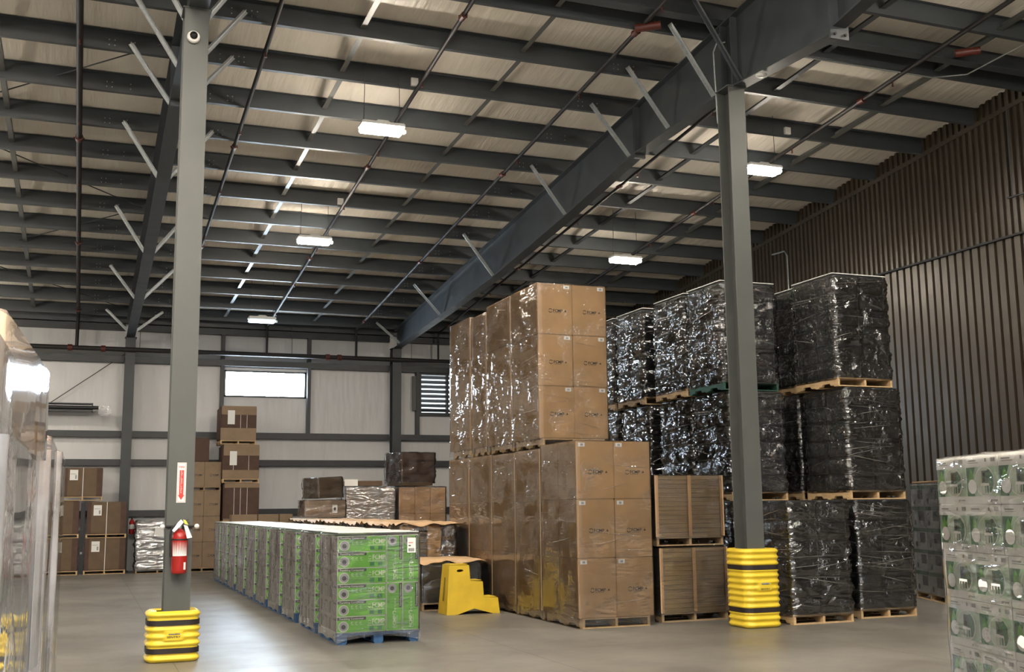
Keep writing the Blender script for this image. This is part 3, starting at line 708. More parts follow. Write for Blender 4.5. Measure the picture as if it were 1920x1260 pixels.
bin_load(10.53, 13.45, 0, 1.69, 'clear-wrapped black bins, bottom load of the stack nearest the dark wall', 2, strands=30)
bin_load(10.50, 13.50, 1.70, 3.36, 'clear-wrapped black bins, middle load of the stack nearest the dark wall', 3, strands=16)
bin_load(10.40, 13.52, 3.37, 5.06, 'clear-wrapped black bins, top load of the stack nearest the dark wall', 1)
rowsL = ((14.62, GREENPAL, 'nearest'), (15.75, WOOD, 'second'), (17.2, WOOD, 'third'), (18.36, WOOD, 'fourth'))
for k, (y, pm, nm) in enumerate(rowsL):
    for z0, z1, tn in ((0, 1.69, 'bottom'), (1.70, 3.38, 'middle'), (3.39, 5.08, 'top')):
        bin_load(9.20 if z0 < 3 else 9.12, y, z0, z1, 'clear-wrapped black bins, %s load of the %s stack behind the right column' % (tn, nm), k+int(z0), palm=pm if z0 > 3 else WOOD)
for z0, z1, tn in ((0, 1.69, 'bottom'), (1.70, 3.36, 'middle'), (3.37, 5.04, 'top')):
    bin_load(10.5, 14.66, z0, z1, 'black bins in shadow behind the stack nearest the dark wall, %s load' % tn, 4+int(z0))

# ---------- green printed cartons on blue pallets
GH, GW, GD = .195, .62, .52
def green_flat():
    b = MB(); w, d, h = GW, GD, GH
    b.bbox(-w/2+.001, w/2-.001, -d/2, d/2, 0, h-.003, SIDEG, .005)  # grey board, with the window sheen on the wrapped side put into it
    e = .0015; y = -d/2-e
    b.quad((-w/2+.006, y, .005), X_, Z_, w-.012, h-.012, GREEN)
    b.quad((-w/2+.006, y-e, h-.045), X_, Z_, w*.58, .036, BANNER); b.text('Tumbling Composter', (-w/2+.03, y-2*e, h-.038), X_, Z_, .022, CREAM, w*.50)
    b.disc((-w/2+.085, y-e, .075), X_, Z_, .062, SIDEP, 20); b.ring((-w/2+.085, y-2*e, .075), X_, Z_, .056, .064, CREAM, 20); b.disc((-w/2+.085, y-2*e, .07), X_, Z_, .030, BANNER, 8)
    for k in range(3): b.ring((-w/2+.19+k*.055, y-e, .115), X_, Z_, .008, .013, CREAM, 10, .3, 5.2)
    for k in range(3): b.quad((-w/2+.18+k*.055, y-e, .09), X_, Z_, .03, .004, CREAM)
    b.ring((w*.16, y-e, h*.62), X_, Z_, .016, .022, CREAM, 12, .4, 2.6); b.ring((w*.16, y-e, h*.62), X_, Z_, .016, .022, CREAM, 12, 3.4, 5.8)
    b.text('FCMP', (w*.215, y-e, h*.50), X_, Z_, .058, CREAM, w*.26); b.text('OUTDOOR', (w*.12, y-e, h*.36), X_, Z_, .018, CREAM, w*.35)
    b.quad((w*.16, y-e, .02), X_, Z_, .055, .045, GREEND); b.quad((w*.33, y-e, .02), X_, Z_, .055, .045, GREEND)
    x = -w/2-e*.7                                                            # side end print
    b.quad((x, d*.36, .02), YN, Z_, .10, h*.72, SIDEP); b.quad((x, -.06, h*.74), YN, Z_, d*.32, h*.12, SIDEP)
    b.box(-w/2+.02, w/2-.02, -d/2+.02, d/2-.02, h-.003, h-.0025, GREEN)
    return b
def green_up():
    w, h, d = .205, .59, GD
    b = MB(); b.bbox(-w/2+.001, w/2-.001, -d/2, d/2, 0, h-.004, SIDEG, .005); e = .0015; y = -d/2-e
    b.quad((-w/2+.005, y, .005), X_, Z_, w-.010, h-.014, GREEN)
    b.disc((-w/2+.07, y-e, h-.075), X_, Z_, .058, SIDEP, 20); b.disc((-w/2+.07, y-2*e, h-.075), X_, Z_, .028, BANNER, 8)
    b.quad((w/2-.045, y-e, h-.31), X_, Z_, .036, .30, BANNER); b.text('Tumbling Composter', (w/2-.020, y-2*e, h-.30), Z_, XN, .016, CREAM, .28)
    for k in range(4): b.ring((.01, y-e, .26+k*.04), X_, Z_, .007, .012, CREAM, 10, .3, 5.2)
    b.ring((.0, y-e, .215), X_, Z_, .018, .025, CREAM, 12, .4, 5.2)
    b.text('FCMP', (.02, y-e, .035), Z_, XN, .042, CREAM, .15); b.text('OUTDOOR', (.038, y-e, .035), Z_, XN, .011, CREAM, .15)
    b.quad((w/2+e, .05, .1), Y_, Z_, .15, .3, SIDEP)
    return b
def green_wrap_base():
    # film pulled down over the pallet, arched at the front
    b = MB(); w, d = 1.05, 1.06; N = 16; v = []
    for i in range(N+1):
        t = i/N; x = -w/2-.012+(w+.024)*t; z = .005+.085*math.sin(PI*t)**.6
        v += [(x, -d/2-.018, z), (x, -d/2-.014, .16)]
    b.add(v, [(2*i, 2*i+2, 2*i+3, 2*i+1) for i in range(N)], CLEARG, True)
    v = []
    for i in range(N+1):
        t = i/N; y = -d/2+d*t; z = .035+.03*abs(math.sin(2*PI*t))
        v += [(-w/2-.016, y, z), (-w/2-.014, y, .16)]
    b.add(v, [(2*i, 2*i+2, 2*i+3, 2*i+1) for i in range(N)], CLEARG, True)
    return b
def green_load(y0, label, first=False):
    z1 = .14+6*GH+.0
    t = thing('green_carton_load', label, 'pallet load', (2.97+.525, y0+.53, 0), 0, 'row of green carton loads')
    PR.get(('gp',), lambda: pallet_mb(1.05, 1.06, BLUEP, .14, True), 'pallet', t)
    for j in (0, 1):
        yy = -.265+.53*j
        for k in range(6): PR.get(('gf',), green_flat, 'carton', t, (-.525+GW/2, yy, .141+k*GH))
        for i in (0, 1):
            for k in (0, 1): PR.get(('gu',), green_up, 'carton', t, (-.525+GW+.108+.208*i, yy, .141+k*.585))
    PR.get(('gw',), lambda: wrap_mesh(1.05, 1.06, .13, z1+.02, CLEARG, seed=5, gap=.012, amp=.006, rings=30), 'stretch_wrap', t)
    PR.get(('gb',), green_wrap_base, 'pallet_skirt_film', t)
    PR.get(('gt',), lambda: MB().bbox(-.52, .52, -.52, .53, 0, .010, TOPF, .004), 'top_sheet', t, (0, 0, z1+.036))  # pale sheet added to carry the glare on the wrap top
    if first:
        b = MB(); b.quad((.36, -.547, z1-.22), X_, Z_, .11, .185, PAPER)
        for k in range(6): b.quad((.375+k*.013, -.5485, z1-.205), X_, Z_, .008, .04, INK)
        b.quad((.375, -.5485, z1-.10), X_, Z_, .06, .008, REDP); b.quad((.375, -.5485, z1-.14), X_, Z_, .03, .014, INK); b.build('shipping_label', t)
GY = [13.75, 15.14, 16.62, 18.0, 19.4, 20.75, 22.15, 23.55, 24.95, 26.3]
for i, y in enumerate(GY):
    green_load(y, 'wrapped green-printed cartons on a blue pallet, %s' % ('frontmost of the row' if i == 0 else 'farthest of the row' if i == 9 else '%s back from the front of the row' % ORD[i]), i == 0)

# ---------- kraft paper topped loads (row behind the green cartons)
def drape(w, d, z, over, seed, ragged=.05, m=KPAPER):
    """a paper sheet lying on a load, its rim sagging"""
    b = MB(); N = 22; v = []
    for i in range(N+1):
        for j in range(N+1):
            x = (i/N-.5)*(w+2*over); y = (j/N-.5)*(d+2*over)
            ex = max(0, abs(x)-w/2)/over; ey = max(0, abs(y)-d/2)/over; e = max(ex, ey)
            zz = z+.02*noise.noise(Vector((x*3+seed, y*3, 0)))*(1+2*e)+.01-e*ragged*(.5+.9*noise.noise(Vector((x*5, y*5, seed*3.1)))+.3)
            v.append((x+.02*noise.noise(Vector((y*5, seed, 1))), y+.02*noise.noise(Vector((x*5, seed, 2))), zz))
    f = [(i*(N+1)+j, (i+1)*(N+1)+j, (i+1)*(N+1)+j+1, i*(N+1)+j+1) for i in range(N) for j in range(N)]
    b.add(v, f, m, True); b.add([(x, y, z_-.004) for x, y, z_ in v], [q[::-1] for q in f], m, True); return b
t = thing('paper_topped_load', 'low wrapped load with a crumpled kraft paper top behind the yellow step stool', 'pallet load', (5.66, 18.02, 0))
pallet_mb(1.0, 1.0, WOODG, .12).build('pallet', t)
for i, (x0, x1, y0, y1, z0, z1, m) in enumerate(((-.49, -.05, -.48, 0, .125, .76, BIN), (-.03, .47, -.48, 0, .125, .76, BIN), (-.49, 0, .02, .48, .125, .76, BROWN), (.02, .48, .02, .48, .125, .76, BIN))):
    b = MB(); b.bbox(x0, x1, y0, y1, z0, z1, m, .03); b.build('carton', t)
wrap_mesh(1.0, 1.0, .10, .78, CLEARG, seed=31, gap=.02, amp=.03, rings=24).build('stretch_wrap', t)
drape(1.0, 1.0, .80, .10, 3.3, .05).build('paper_top', t)
def lid_load(y, label, seed, x=5.62):
    t = thing('paper_topped_load', label, 'pallet load', (x, y+.55, 0), 0, 'row of kraft paper topped loads')
    PR.get(('lp',), lambda: pallet_mb(1.0, 1.1, WOODG, .12), 'pallet', t)
    rnd = random.Random(seed)
    for i in range(4):
        for r in range(3):
            for j in (0, 1):
                m = (BIN, KRAFT, BIN, BROWN)[(i+r*(seed % 2)+j) % 4] if seed != 0 else (KRAFT, BIN, KRAFT, BIN)[i]
                PR.get(('lc', m.name), lambda: MB().bbox(-.12, .12, -.26, .26, 0, .40, m, .01), 'carton', t, (-.375+.25*i, -.27+.54*j, .121+r*.405))
    PR.get(('lw',), lambda: wrap_mesh(1.0, 1.1, .10, 1.36, CLEARB, layers=1, bulge=.02, seed=33, gap=.02, amp=.02, rings=30), 'stretch_wrap', t)
    PR.get(('ld', seed % 3), lambda: drape(1.0, 1.1, 1.38, .11, seed % 3+1, .05), 'paper_top', t)
for k in range(8):
    lid_load(18.72+1.33*k, 'dark load with kraft paper lid behind the green cartons, %s' % ('nearest the yellow step stool' if k == 0 else 'farthest back' if k == 7 else ORD[k]+' back in its row'), k)
# crumpled brown pair on top of the last lid load
t = thing('brown_carton', 'wide brown carton with a white label, lower of the leaning pair by the wall', 'carton', (5.75, 28.55, 1.425), .0)
b = MB(); b.bbox(-.52, .52, -.4, .4, 0, .42, BROWN2, .02); b.build('carton_body', t)
b = MB(); b.quad((.18, -.403, .10), X_, Z_, .13, .2, PAPER); b.disc((.245, -.405, .2), X_, Z_, .03, INK, 8, .045); b.build('label_sheet', t)
wrap_mesh(1.04, .8, 0, .42, CLEARG, seed=41, gap=.02, amp=.03, rings=14).build('stretch_wrap', t)
t = thing('brown_carton', 'tilted brown wrapped carton on top of the leaning pair by the back wall', 'carton', (5.77, 28.55, 1.87), R(24)); t.rotation_euler = (0, R(-3), R(24))
b = MB(); b.bbox(-.37, .37, -.35, .35, .03, .55, BROWN, .02); b.build('carton_body', t)
wrap_mesh(.74, .7, .02, .55, CLEARW, seed=42, gap=.02, amp=.03, rings=14).build('stretch_wrap', t)
# wrapped kraft row and dark cube
for k, (x0, nm) in enumerate(((6.36, 'left of the pair'), (7.76, 'right of the pair'))):
    t = thing('carton_load', 'shiny wrapped pale kraft cartons in front of the back wall, '+nm, 'pallet load', (x0+.64, 29.0, 0))
    pallet_mb(1.2, 1.1, WOODG, .12).build('pallet', t)
    for i in range(3):
        for r in range(3):
            b = MB(); b.bbox(-.64+.425*i, -.22+.425*i, -.55, .55, .121+r*.68, .12+(r+1)*.68-.003+.02*(r == 2)*(i % 2), KRAFT2, .01); b.build('carton', t)
    wrap_mesh(1.28, 1.1, .1, 2.18, SILVER if k == 0 else CLEARG, seed=50+k, gap=.02, amp=.02, rings=30).build('stretch_wrap', t)
t = thing('open_tray', 'open carton tray with a white end lying on the shiny wrapped cartons', 'tray', (6.75, 28.65, 2.205), .0)
b = MB(); b.box(-.45, .55, -.2, .25, 0, .01, BROWN); b.box(-.1, .55, -.21, -.2, 0, .13, BROWN); b.box(-.45, -.1, -.21, -.2, 0, .17, WHITEB); b.box(-.45, .55, .25, .26, 0, .13, BROWN); b.build('tray_body', t)
t = thing('wrapped_crate', 'dark brown wrapped square carton high beside the back wall column', 'carton', (8.22, 29.05, 2.21), R(14))
b = MB(); b.bbox(-.50, .50, -.45, .45, .10, .88, DBROWN, .02); b.build('carton_body', t)
b = MB(); b.box(-.46, .46, -.42, .42, 0, .099, BROWN); b.build('base', t)
wrap_mesh(1.0, .9, .06, .88, CLEARW, seed=61, gap=.03, amp=.04, rings=18).build('stretch_wrap', t)

# ---------- yellow step stool (profile in x,z, splayed sides)
t = thing('step_stool', 'yellow moulded plastic three-step stool standing on the floor', 'step stool', (5.32, 16.7, 0))
b = MB()
prof = [(0, 0), (.10, 0), (.17, .0), (.45, .085), (.76, 0), (.875, 0), (.85, .235), (.615, .25), (.605, .49), (.40, .505), (.385, .745), (.06, .755)]
def ysp(z, s): return (-.0+.055*(z/.755)) if s < 0 else (.46-.055*(z/.755))
va = [(x, ysp(z, -1), z) for x, z in prof]; vb = [(x+ (0), ysp(z, 1), z) for x, z in prof]
n = len(prof)
hole = [(.235+.055*math.cos(2*PI*k/12), .665+.022*math.sin(2*PI*k/12)) for k in range(12)]
bm = bmesh.new()
def face_with_hole(bm, outer, inner, s):
    vo = [bm.verts.new((x, ysp(z, s), z)) for x, z in outer]; vi = [bm.verts.new((x, ysp(z, s), z)) for x, z in inner]
    eo = [bm.edges.new((vo[i], vo[(i+1) % len(vo)])) for i in range(len(vo))]; ei = [bm.edges.new((vi[i], vi[(i+1) % len(vi)])) for i in range(len(vi))]
    bmesh.ops.triangle_fill(bm, edges=eo+ei, use_beauty=True); return vo, vi
fo, fi = face_with_hole(bm, prof, hole, -1); bo, bi = face_with_hole(bm, prof, hole, 1)
for i in range(n):
    if i in (1, 2, 3, 4): continue
    j = (i+1) % n; bm.faces.new((fo[i], fo[j], bo[j], bo[i]))
for i in range(12):
    a1, a2 = fi[i], fi[(i+1) % 12]; m1 = bm.verts.new(a1.co+Vector((0, .05, 0))); m2 = bm.verts.new(a2.co+Vector((0, .05, 0))); bm.faces.new((a1, a2, m2, m1))
bm.normal_update(); bm.verts.index_update()
b.add([v.co[:] for v in bm.verts], [[v.index for v in f.verts] for f in bm.faces], YELD); bm.free()
# tread pads and back slot
b.bbox(.08, .37, .08, .38, .756, .764, YEL, .003); b.bbox(.41, .60, .07, .39, .507, .513, YEL, .003); b.bbox(.62, .84, .05, .41, .247, .252, YEL, .003)
b.build('stool_body', t)
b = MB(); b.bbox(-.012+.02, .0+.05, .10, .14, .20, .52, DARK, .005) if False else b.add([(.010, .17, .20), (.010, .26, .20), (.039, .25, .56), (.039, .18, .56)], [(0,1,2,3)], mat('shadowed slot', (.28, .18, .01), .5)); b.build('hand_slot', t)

# ---------- yellow column guards
def guard(x, y, w, d, h, label, ribs_n, straps, letter):
    t = thing('column_guard', label, 'column guard', (x, y, 0))
    b = MB(); pr = rrect(w, d, .13, 8, 10, 10); n = len(pr); v = []; rings = ribs_n*8
    for j in range(rings+1):
        tt = j/rings; z = h*tt
        s = .013*math.cos(2*PI*ribs_n*tt)*-1
        if any(abs(z-sz) < .035 for sz in straps): s = -.010
        e = -.02 if j in (0, rings) else 0
        for i, (px, py, a, c) in enumerate(pr):
            q = s if not (py < 0 and abs(px) < w*.17 and abs(z-h*.52) < .055) else .014
            if abs(a) > .25 and abs(c) > .25: q *= .8
            v.append((px+a*(q+e), py+c*(q+e), z))
    b.add(v, [(j*n+i, j*n+(i+1) % n, (j+1)*n+(i+1) % n, (j+1)*n+i) for j in range(rings) for i in range(n)], YEL, True)
    # top ring, leaving room for the column
    inner = rrect(.34, .36, .02, 8, 10, 10)
    tv = v[-n:]+[(p[0], p[1], h-.02) for p in inner]; b.add(tv, [(i, (i+1) % n, n+(i+1) % n, n+i) for i in range(n)], YEL, True)
    gb = b.build('guard_body', t)
    for sz in straps:
        b = MB(); p2 = rrect(w-.004, d-.004, .13, 8, 10, 10); v = []
        for zz, o in ((sz-.028, 0), (sz-.028, .006), (sz+.028, .006), (sz+.028, 0)):
            for px, py, a, c in p2: v.append((px+a*o, py+c*o, zz))
        b.add(v, [(j*n+i, j*n+(i+1) % n, (j+1)*n+(i+1) % n, (j+1)*n+i) for j in range(3) for i in range(n)], STRAP); b.build('strap', gb)
    b = MB(); e = -d/2-.0175
    b.quad((-w*.10, e, h*.545), X_, Z_, w*.22, h*.022, GREY); b.text('COLUMN', (-w*.10, e-.001, h*.545), X_, Z_, .012, INK, w*.2)
    b.text('SENTRY', (-w*.13, e, h*.48), X_, Z_, .022, INK, w*.26); b.build('printed_mark', gb)
guard(1.005, 13.28, .56, .50, .55, 'short yellow ribbed plastic guard strapped round the foot of the left column', 7, (.125, .425), 0)
guard(8.655, 13.32, .57, .55, 1.05, 'tall yellow ribbed plastic guard strapped round the foot of the right column', 13, (.235, .80), 0)

# ---------- fire extinguisher and sign on left column
yF = 13.143
t = thing('extinguisher_sign', 'red and white vertical fire extinguisher arrow sign on the left column', 'sign', (1.04, yF-.001, 1.96), 0)
b = MB(); b.box(-.05, .05, -.003, 0, -.225, .225, PAPER); b.build('sign_plate', t)
b = MB(); e = -.0045
for x0, x1, z0, z1 in ((-.042, .042, .214, .217), (-.042, .042, -.217, -.214), (-.042, -.039, -.217, .217), (.039, .042, -.217, .217)): b.quad((x0, e, z0), X_, Z_, x1-x0, z1-z0, REDP)
b.poly((0, e, 0), X_, Z_, [(-.024, .14), (-.024, -.14), (-.036, -.14), (0, -.195), (.036, -.14), (.024, -.14), (.024, .14)], REDP)
b.text('FIRE', (-.03, e, .165), X_, Z_, .022, REDP, .06)
for k, ch in enumerate('EXTINGUISHER'): b.text(ch, (-.008, e-.001, .118-k*.0215), X_, Z_, .016, PAPER)
b.build('printed_mark', t)
t = thing('fire_extinguisher', 'red fire extinguisher with a white label hanging on the left column', 'fire extinguisher', (1.035, yF-.10, .95))
b = MB(); b.lathe([(0, 0), (.07, .004), (.082, .02), (.085, .05), (.085, .40), (.075, .445), (.045, .475), (.025, .485), (.022, .50)], (0,0,0), RED, 28); cy = b.build('cylinder', t)
b = MB(); 
pts = [(.0865*math.cos(a), .0865*math.sin(a)) for a in [R(-150+k*10) for k in range(13)]]
v = [(x, y, z) for z in (.20, .36) for x, y in pts]; b.add(v, [(i, i+1, 14+i-1, 13+i) for i in range(12)], PAPER, True)
v = [(x, y, z) for z in (.05, .13) for x, y in pts[9:12]]; b.add(v, [(0, 1, 4, 3), (1, 2, 5, 4)], PAPER); b.build('label', cy)
b = MB(); b.tube([(-.09, -.0, .375), (.09, 0, .375)], .004, DARK, 6); b.lathe([(.087, .37), (.088, .372), (.088, .385), (.087, .387)], (0,0,0), DARK, 24); b.build('band', cy)
b = MB(); b.tube([(0,0,.50), (0,0,.53)], .02, BARE, 10); b.bar((-.02, 0, .535), (.10, -.01, .56), .022, .008, DARK); b.bar((-.02, 0, .55), (.09, -.01, .60), .022, .006, DARK); vh = b.build('valve_handle', t)
b = MB(); b.tube([(0, 0, .52), (-.05, -.02, .54), (-.095, -.02, .50), (-.105, -.02, .42), (-.10, -.02, .30), (-.095, -.02, .24)], .011, DARK, 8); b.tube([(-.095, -.02, .24), (-.09, -.02, .19)], [.014, .018], DARK, 8); b.build('hose', vh)
b = MB(); b.add([(-.09, -.06, .48), (-.03, -.07, .57), (.0, -.07, .60), (.03, -.08, .57), (.0, -.08, .53), (-.07, -.07, .46)], [(0,1,2,3,4,5)], PAPER); b.add([(.03, -.09, .54), (.07, -.095, .53), (.125, -.095, .40), (.07, -.095, .39)], [(0,1,2,3)], PAPER); b.add([(.02, -.091, .60), (.05, -.092, .59), (.08, -.092, .54), (.04, -.092, .55)], [(0,1,2,3)], mat('yellow tag', (.7,.7,.1), .5)); b.build('inspection_tag', vh)
t = thing('clamp_bar', 'short steel clamp bar with white end knobs across the left column', 'bar', (1.035, yF-.02, 1.47))
b = MB(); b.tube([(-.18, 0, 0), (.18, 0, 0)], .012, DARK, 8); b.build('bar', t)
for s in (-1, 1):
    b = MB(); b.lathe([(0, -.03), (.022, -.026), (.028, -.01), (.024, .01), (0, .012)], (s*.185, 0, 0), WHITEP, 14, 'y'); b.build('knob', t)

# ---------- back left corner
def brown_load(x0, x1, z0, z1, label, y=31.35, d=.70):
    w = x1-x0; t = thing('strapped_carton_load', label, 'pallet load', ((x0+x1)/2, y+d/2, z0), 0, 'strapped brown cartons in the back left corner')
    pallet_mb(w, d, WOOD, .10).build('pallet', t)
    b = MB(); b.bbox(-w/2+.02, w/2-.02, -d/2+.01, d/2, .102, z1-z0, BROWN, .02); b.bbox(-w/2+.012, -w/2+.13, -d/2+.004, d/2, .103, z1-z0-.004, DBROWN, .01); b.bbox(w/2-.17, w/2-.012, -d/2+.004, d/2, .103, z1-z0-.004, DBROWN, .01); cb = b.build('carton_body', t)
    b = MB(); b.box(-.008, .008, -d/2-.002, -d/2+.01, .1, z1-z0, WHITEP); b.build('strap', cb)
    b = MB(); b.quad((-w*.33, -d/2-.001, (z1-z0)*.62), X_, Z_, .20, .27, PAPER); b.quad((-w*.33+.13, -d/2-.002, (z1-z0)*.66), X_, Z_, .04, .10, GREY); b.quad((-w*.33+.02, -d/2-.002, (z1-z0)*.80), X_, Z_, .14, .012, GREY); b.build('label_sheet', cb)
brown_load(.10, 1.13, 0, .93, 'brown strapped carton on a pallet, bottom of the right-hand pair in the back left corner')
brown_load(.12, 1.12, .93, 1.87, 'brown strapped carton on a pallet, top of the right-hand pair in the back left corner')
brown_load(-1.0, -.04, 0, .94, 'brown strapped carton on a pallet, bottom of the left-hand stack')
brown_load(-1.0, -.05, .94, 1.90, 'brown strapped carton on a pallet, middle of the left-hand stack')
brown_load(-.50, .49, 1.905, 2.76, 'brown strapped carton on a pallet, topmost in the back left corner')
b = MB(); b.bbox(-.03, .08, 31.5, 31.58, 0, 1.88, DARK, .01) if False else b.box(-.025, .085, 31.6, 31.68, 0, 1.85, BIN); b.quad((.0, 31.598, .52), X_, Z_, .05, .05, PAPER); tag(b.build('black_post'), 'black upright post between the two brown carton stacks', 'post')
t = thing('silver_wrapped_load', 'shiny silver-wrapped pallet load behind the left column', 'pallet load', (1.92, 31.5, 0))
pallet_mb(1.1, 1.0, WOODG, .1).build('pallet', t)
b = MB()
for k in range(5): b.bbox(-.50, .50, -.46, .46, .102+k*.25, .102+(k+1)*.25-.012, GREY, .04)
b.build('stacked_goods', t)
wrap_mesh(1.06, .96, .06, 1.37, SILVER, layers=5, bulge=.03, seed=71, gap=.02, amp=.04, rings=40).build('stretch_wrap', t)
b = MB(); b.quad((-.10, -.54, .95), X_, Z_, .22, .24, PAPER); b.build('label_sheet', t)
t = thing('fire_extinguisher', 'small dark red fire extinguisher on the back wall beside the silver-wrapped load', 'fire extinguisher', (1.28, 32.05, 1.0))
b = MB(); b.lathe([(0, 0), (.07, .005), (.075, .03), (.075, .32), (.04, .38), (.02, .4)], (0,0,0), RED, 20); b.build('cylinder', t)
b = MB(); b.tube([(0,0,.4), (0,0,.46)], .02, DARK, 8); b.bar((-.05,0,.46), (.08,0,.48), .02, .02, DARK); b.build('valve_handle', t)
b = MB(); b.lathe([(.0765, .14), (.0765, .26)], (0,0,0), PAPER, 20); b.build('label', t)
# tall kraft cartons stack right of the left column
def far_k(z0, z1, rows, label, x0=2.62, x1=3.50, y=31.15):
    w, d = x1-x0, 1.0; t = thing('carton_load', label, 'pallet load', ((x0+x1)/2, y+d/2, z0))
    pallet_mb(w, d, WOODG, .10).build('pallet', t)
    h = (z1-z0-.1)/rows
    for r in range(rows):
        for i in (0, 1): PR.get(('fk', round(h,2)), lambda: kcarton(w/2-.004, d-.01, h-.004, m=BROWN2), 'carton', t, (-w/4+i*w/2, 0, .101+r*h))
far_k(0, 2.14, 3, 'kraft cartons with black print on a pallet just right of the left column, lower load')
b = None
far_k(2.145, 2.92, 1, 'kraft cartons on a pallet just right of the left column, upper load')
b = MB(); b.bbox(2.62, 3.18, 31.3, 31.9, 2.925, 3.58, DBROWN, .015); tag(b.build('dark_carton'), 'dark brown carton topmost beside the tall stack of flapped crates', 'carton')
def crate(x0, x1, z0, z1, label, fl, fr, strips, paper=True, y=30.9):
    w, d = x1-x0, 1.0; H = z1-z0; t = thing('flapped_crate', label, 'crate', ((x0+x1)/2, y+d/2, z0))
    pallet_mb(w-.04, d, WOOD, .10).build('pallet', t)
    b = MB(); b.bbox(-w/2+.02, w/2-.02, -d/2+.02, d/2, .101, H-.01, DBROWN, .03); cb = b.build('crate_body', t)
    b = MB(); b.bbox(-w/2+.04, w/2-.03, -d/2-.002, -d/2+.018, H-fl, H, BROWN2, .004); b.build('top_flap', cb)
    b = MB(); b.bbox(-w/2+.02, w/2-.03, -d/2-.002, -d/2+.018, .101, .101+fr, BROWN2, .004); b.build('bottom_flap', cb)
    for s in strips:
        b = MB(); b.box(s*w-.005, s*w+.005, -d/2+.015, -d/2+.021, .1, H-fl, WHITEP); b.build('strap', cb)
    if paper: b = MB(); b.quad((-w*.30, -d/2-.004, H-fl-.26), X_, Z_, .19, .38, PAPER); b.build('label_sheet', cb)
crate(3.50, 4.52, 0, 1.24, 'dark brown crate hidden behind the green row, bottom of the tall crate stack', .1, .1, (), False)
crate(3.53, 4.52, 1.24, 2.34, 'dark brown crate with white straps, second from the floor in the tall crate stack', .13, .05, (-.2, -.03, .15), False)
crate(3.48, 4.50, 2.35, 3.38, 'dark brown crate with tan flaps, third up in the tall crate stack under the window', .30, .24, (-.2, .2))
crate(3.40, 4.40, 3.39, 4.43, 'dark brown crate with tan flap and white label, topmost of the tall crate stack', .24, .34, (.05, .22))
for i, (x0, x1, l) in enumerate(((3.6, 4.25, 'left'), (4.27, 4.80, 'middle'), (4.82, 5.16, 'right'))):
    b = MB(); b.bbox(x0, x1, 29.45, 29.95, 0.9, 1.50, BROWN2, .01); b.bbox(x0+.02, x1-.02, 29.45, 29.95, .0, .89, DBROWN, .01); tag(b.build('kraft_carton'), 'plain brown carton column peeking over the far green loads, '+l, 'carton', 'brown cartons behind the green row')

# ---------- grey printed cartons against dark wall
def grey_side(w, h, d):
    b = MB(); b.bbox(-w/2+.002, w/2-.002, -d/2, d/2, 0, h-.004, WHITEB, .005); e = .0015
    y = -d/2-e
    b.quad((-w/2+.01, y, .01), X_, Z_, w-.02, h-.02, SIDEG); b.quad((-w/2+.01, y-e, h*.80), X_, Z_, w-.02, h*.17, GREEND)
    b.quad((w*.0, y-2*e, h*.32), X_, Z_, w*.38, h*.44, BANNER); b.disc((-w*.27, y-2*e, h*.22), X_, Z_, .05, BANNER, 14)
    return b
t = thing('grey_carton_load', 'wrapped grey cartons with dark product pictures standing by the dark wall', 'pallet load', (13.25, 14.72, 0), 0)
ang = math.atan2(1.27, .52)
t.rotation_euler = (0, 0, ang+PI); ux, uy = math.cos(ang+PI), math.sin(ang+PI)
t.location = (13.72-.0, 15.97, 0)
# local x runs from far end to near end, local -y faces the aisle
W = 1.37; pm = pallet_mb(W, 1.0, WOOD, .12); o = pm.build('pallet', t); o.location = (W/2, .5, 0)
for r in range(5):
    for i in (0, 1):
        for j in (0, 1):
            PR.get(('gs',), lambda: grey_side(W/2, .365, .5), 'carton', t, (W/4+i*W/2, .25+.5*j, .121+r*.365))
o = wrap_mesh(W, 1.0, .1, 1.97, CLEARW, seed=81, gap=.012, amp=.01).build('stretch_wrap', t); o.location = (W/2, .5, 0)
b = MB(); b.bbox(.02, W-.02, .02, .98, 1.985, 2.0, KRAFT2, .004); b.build('top_sheet', t)

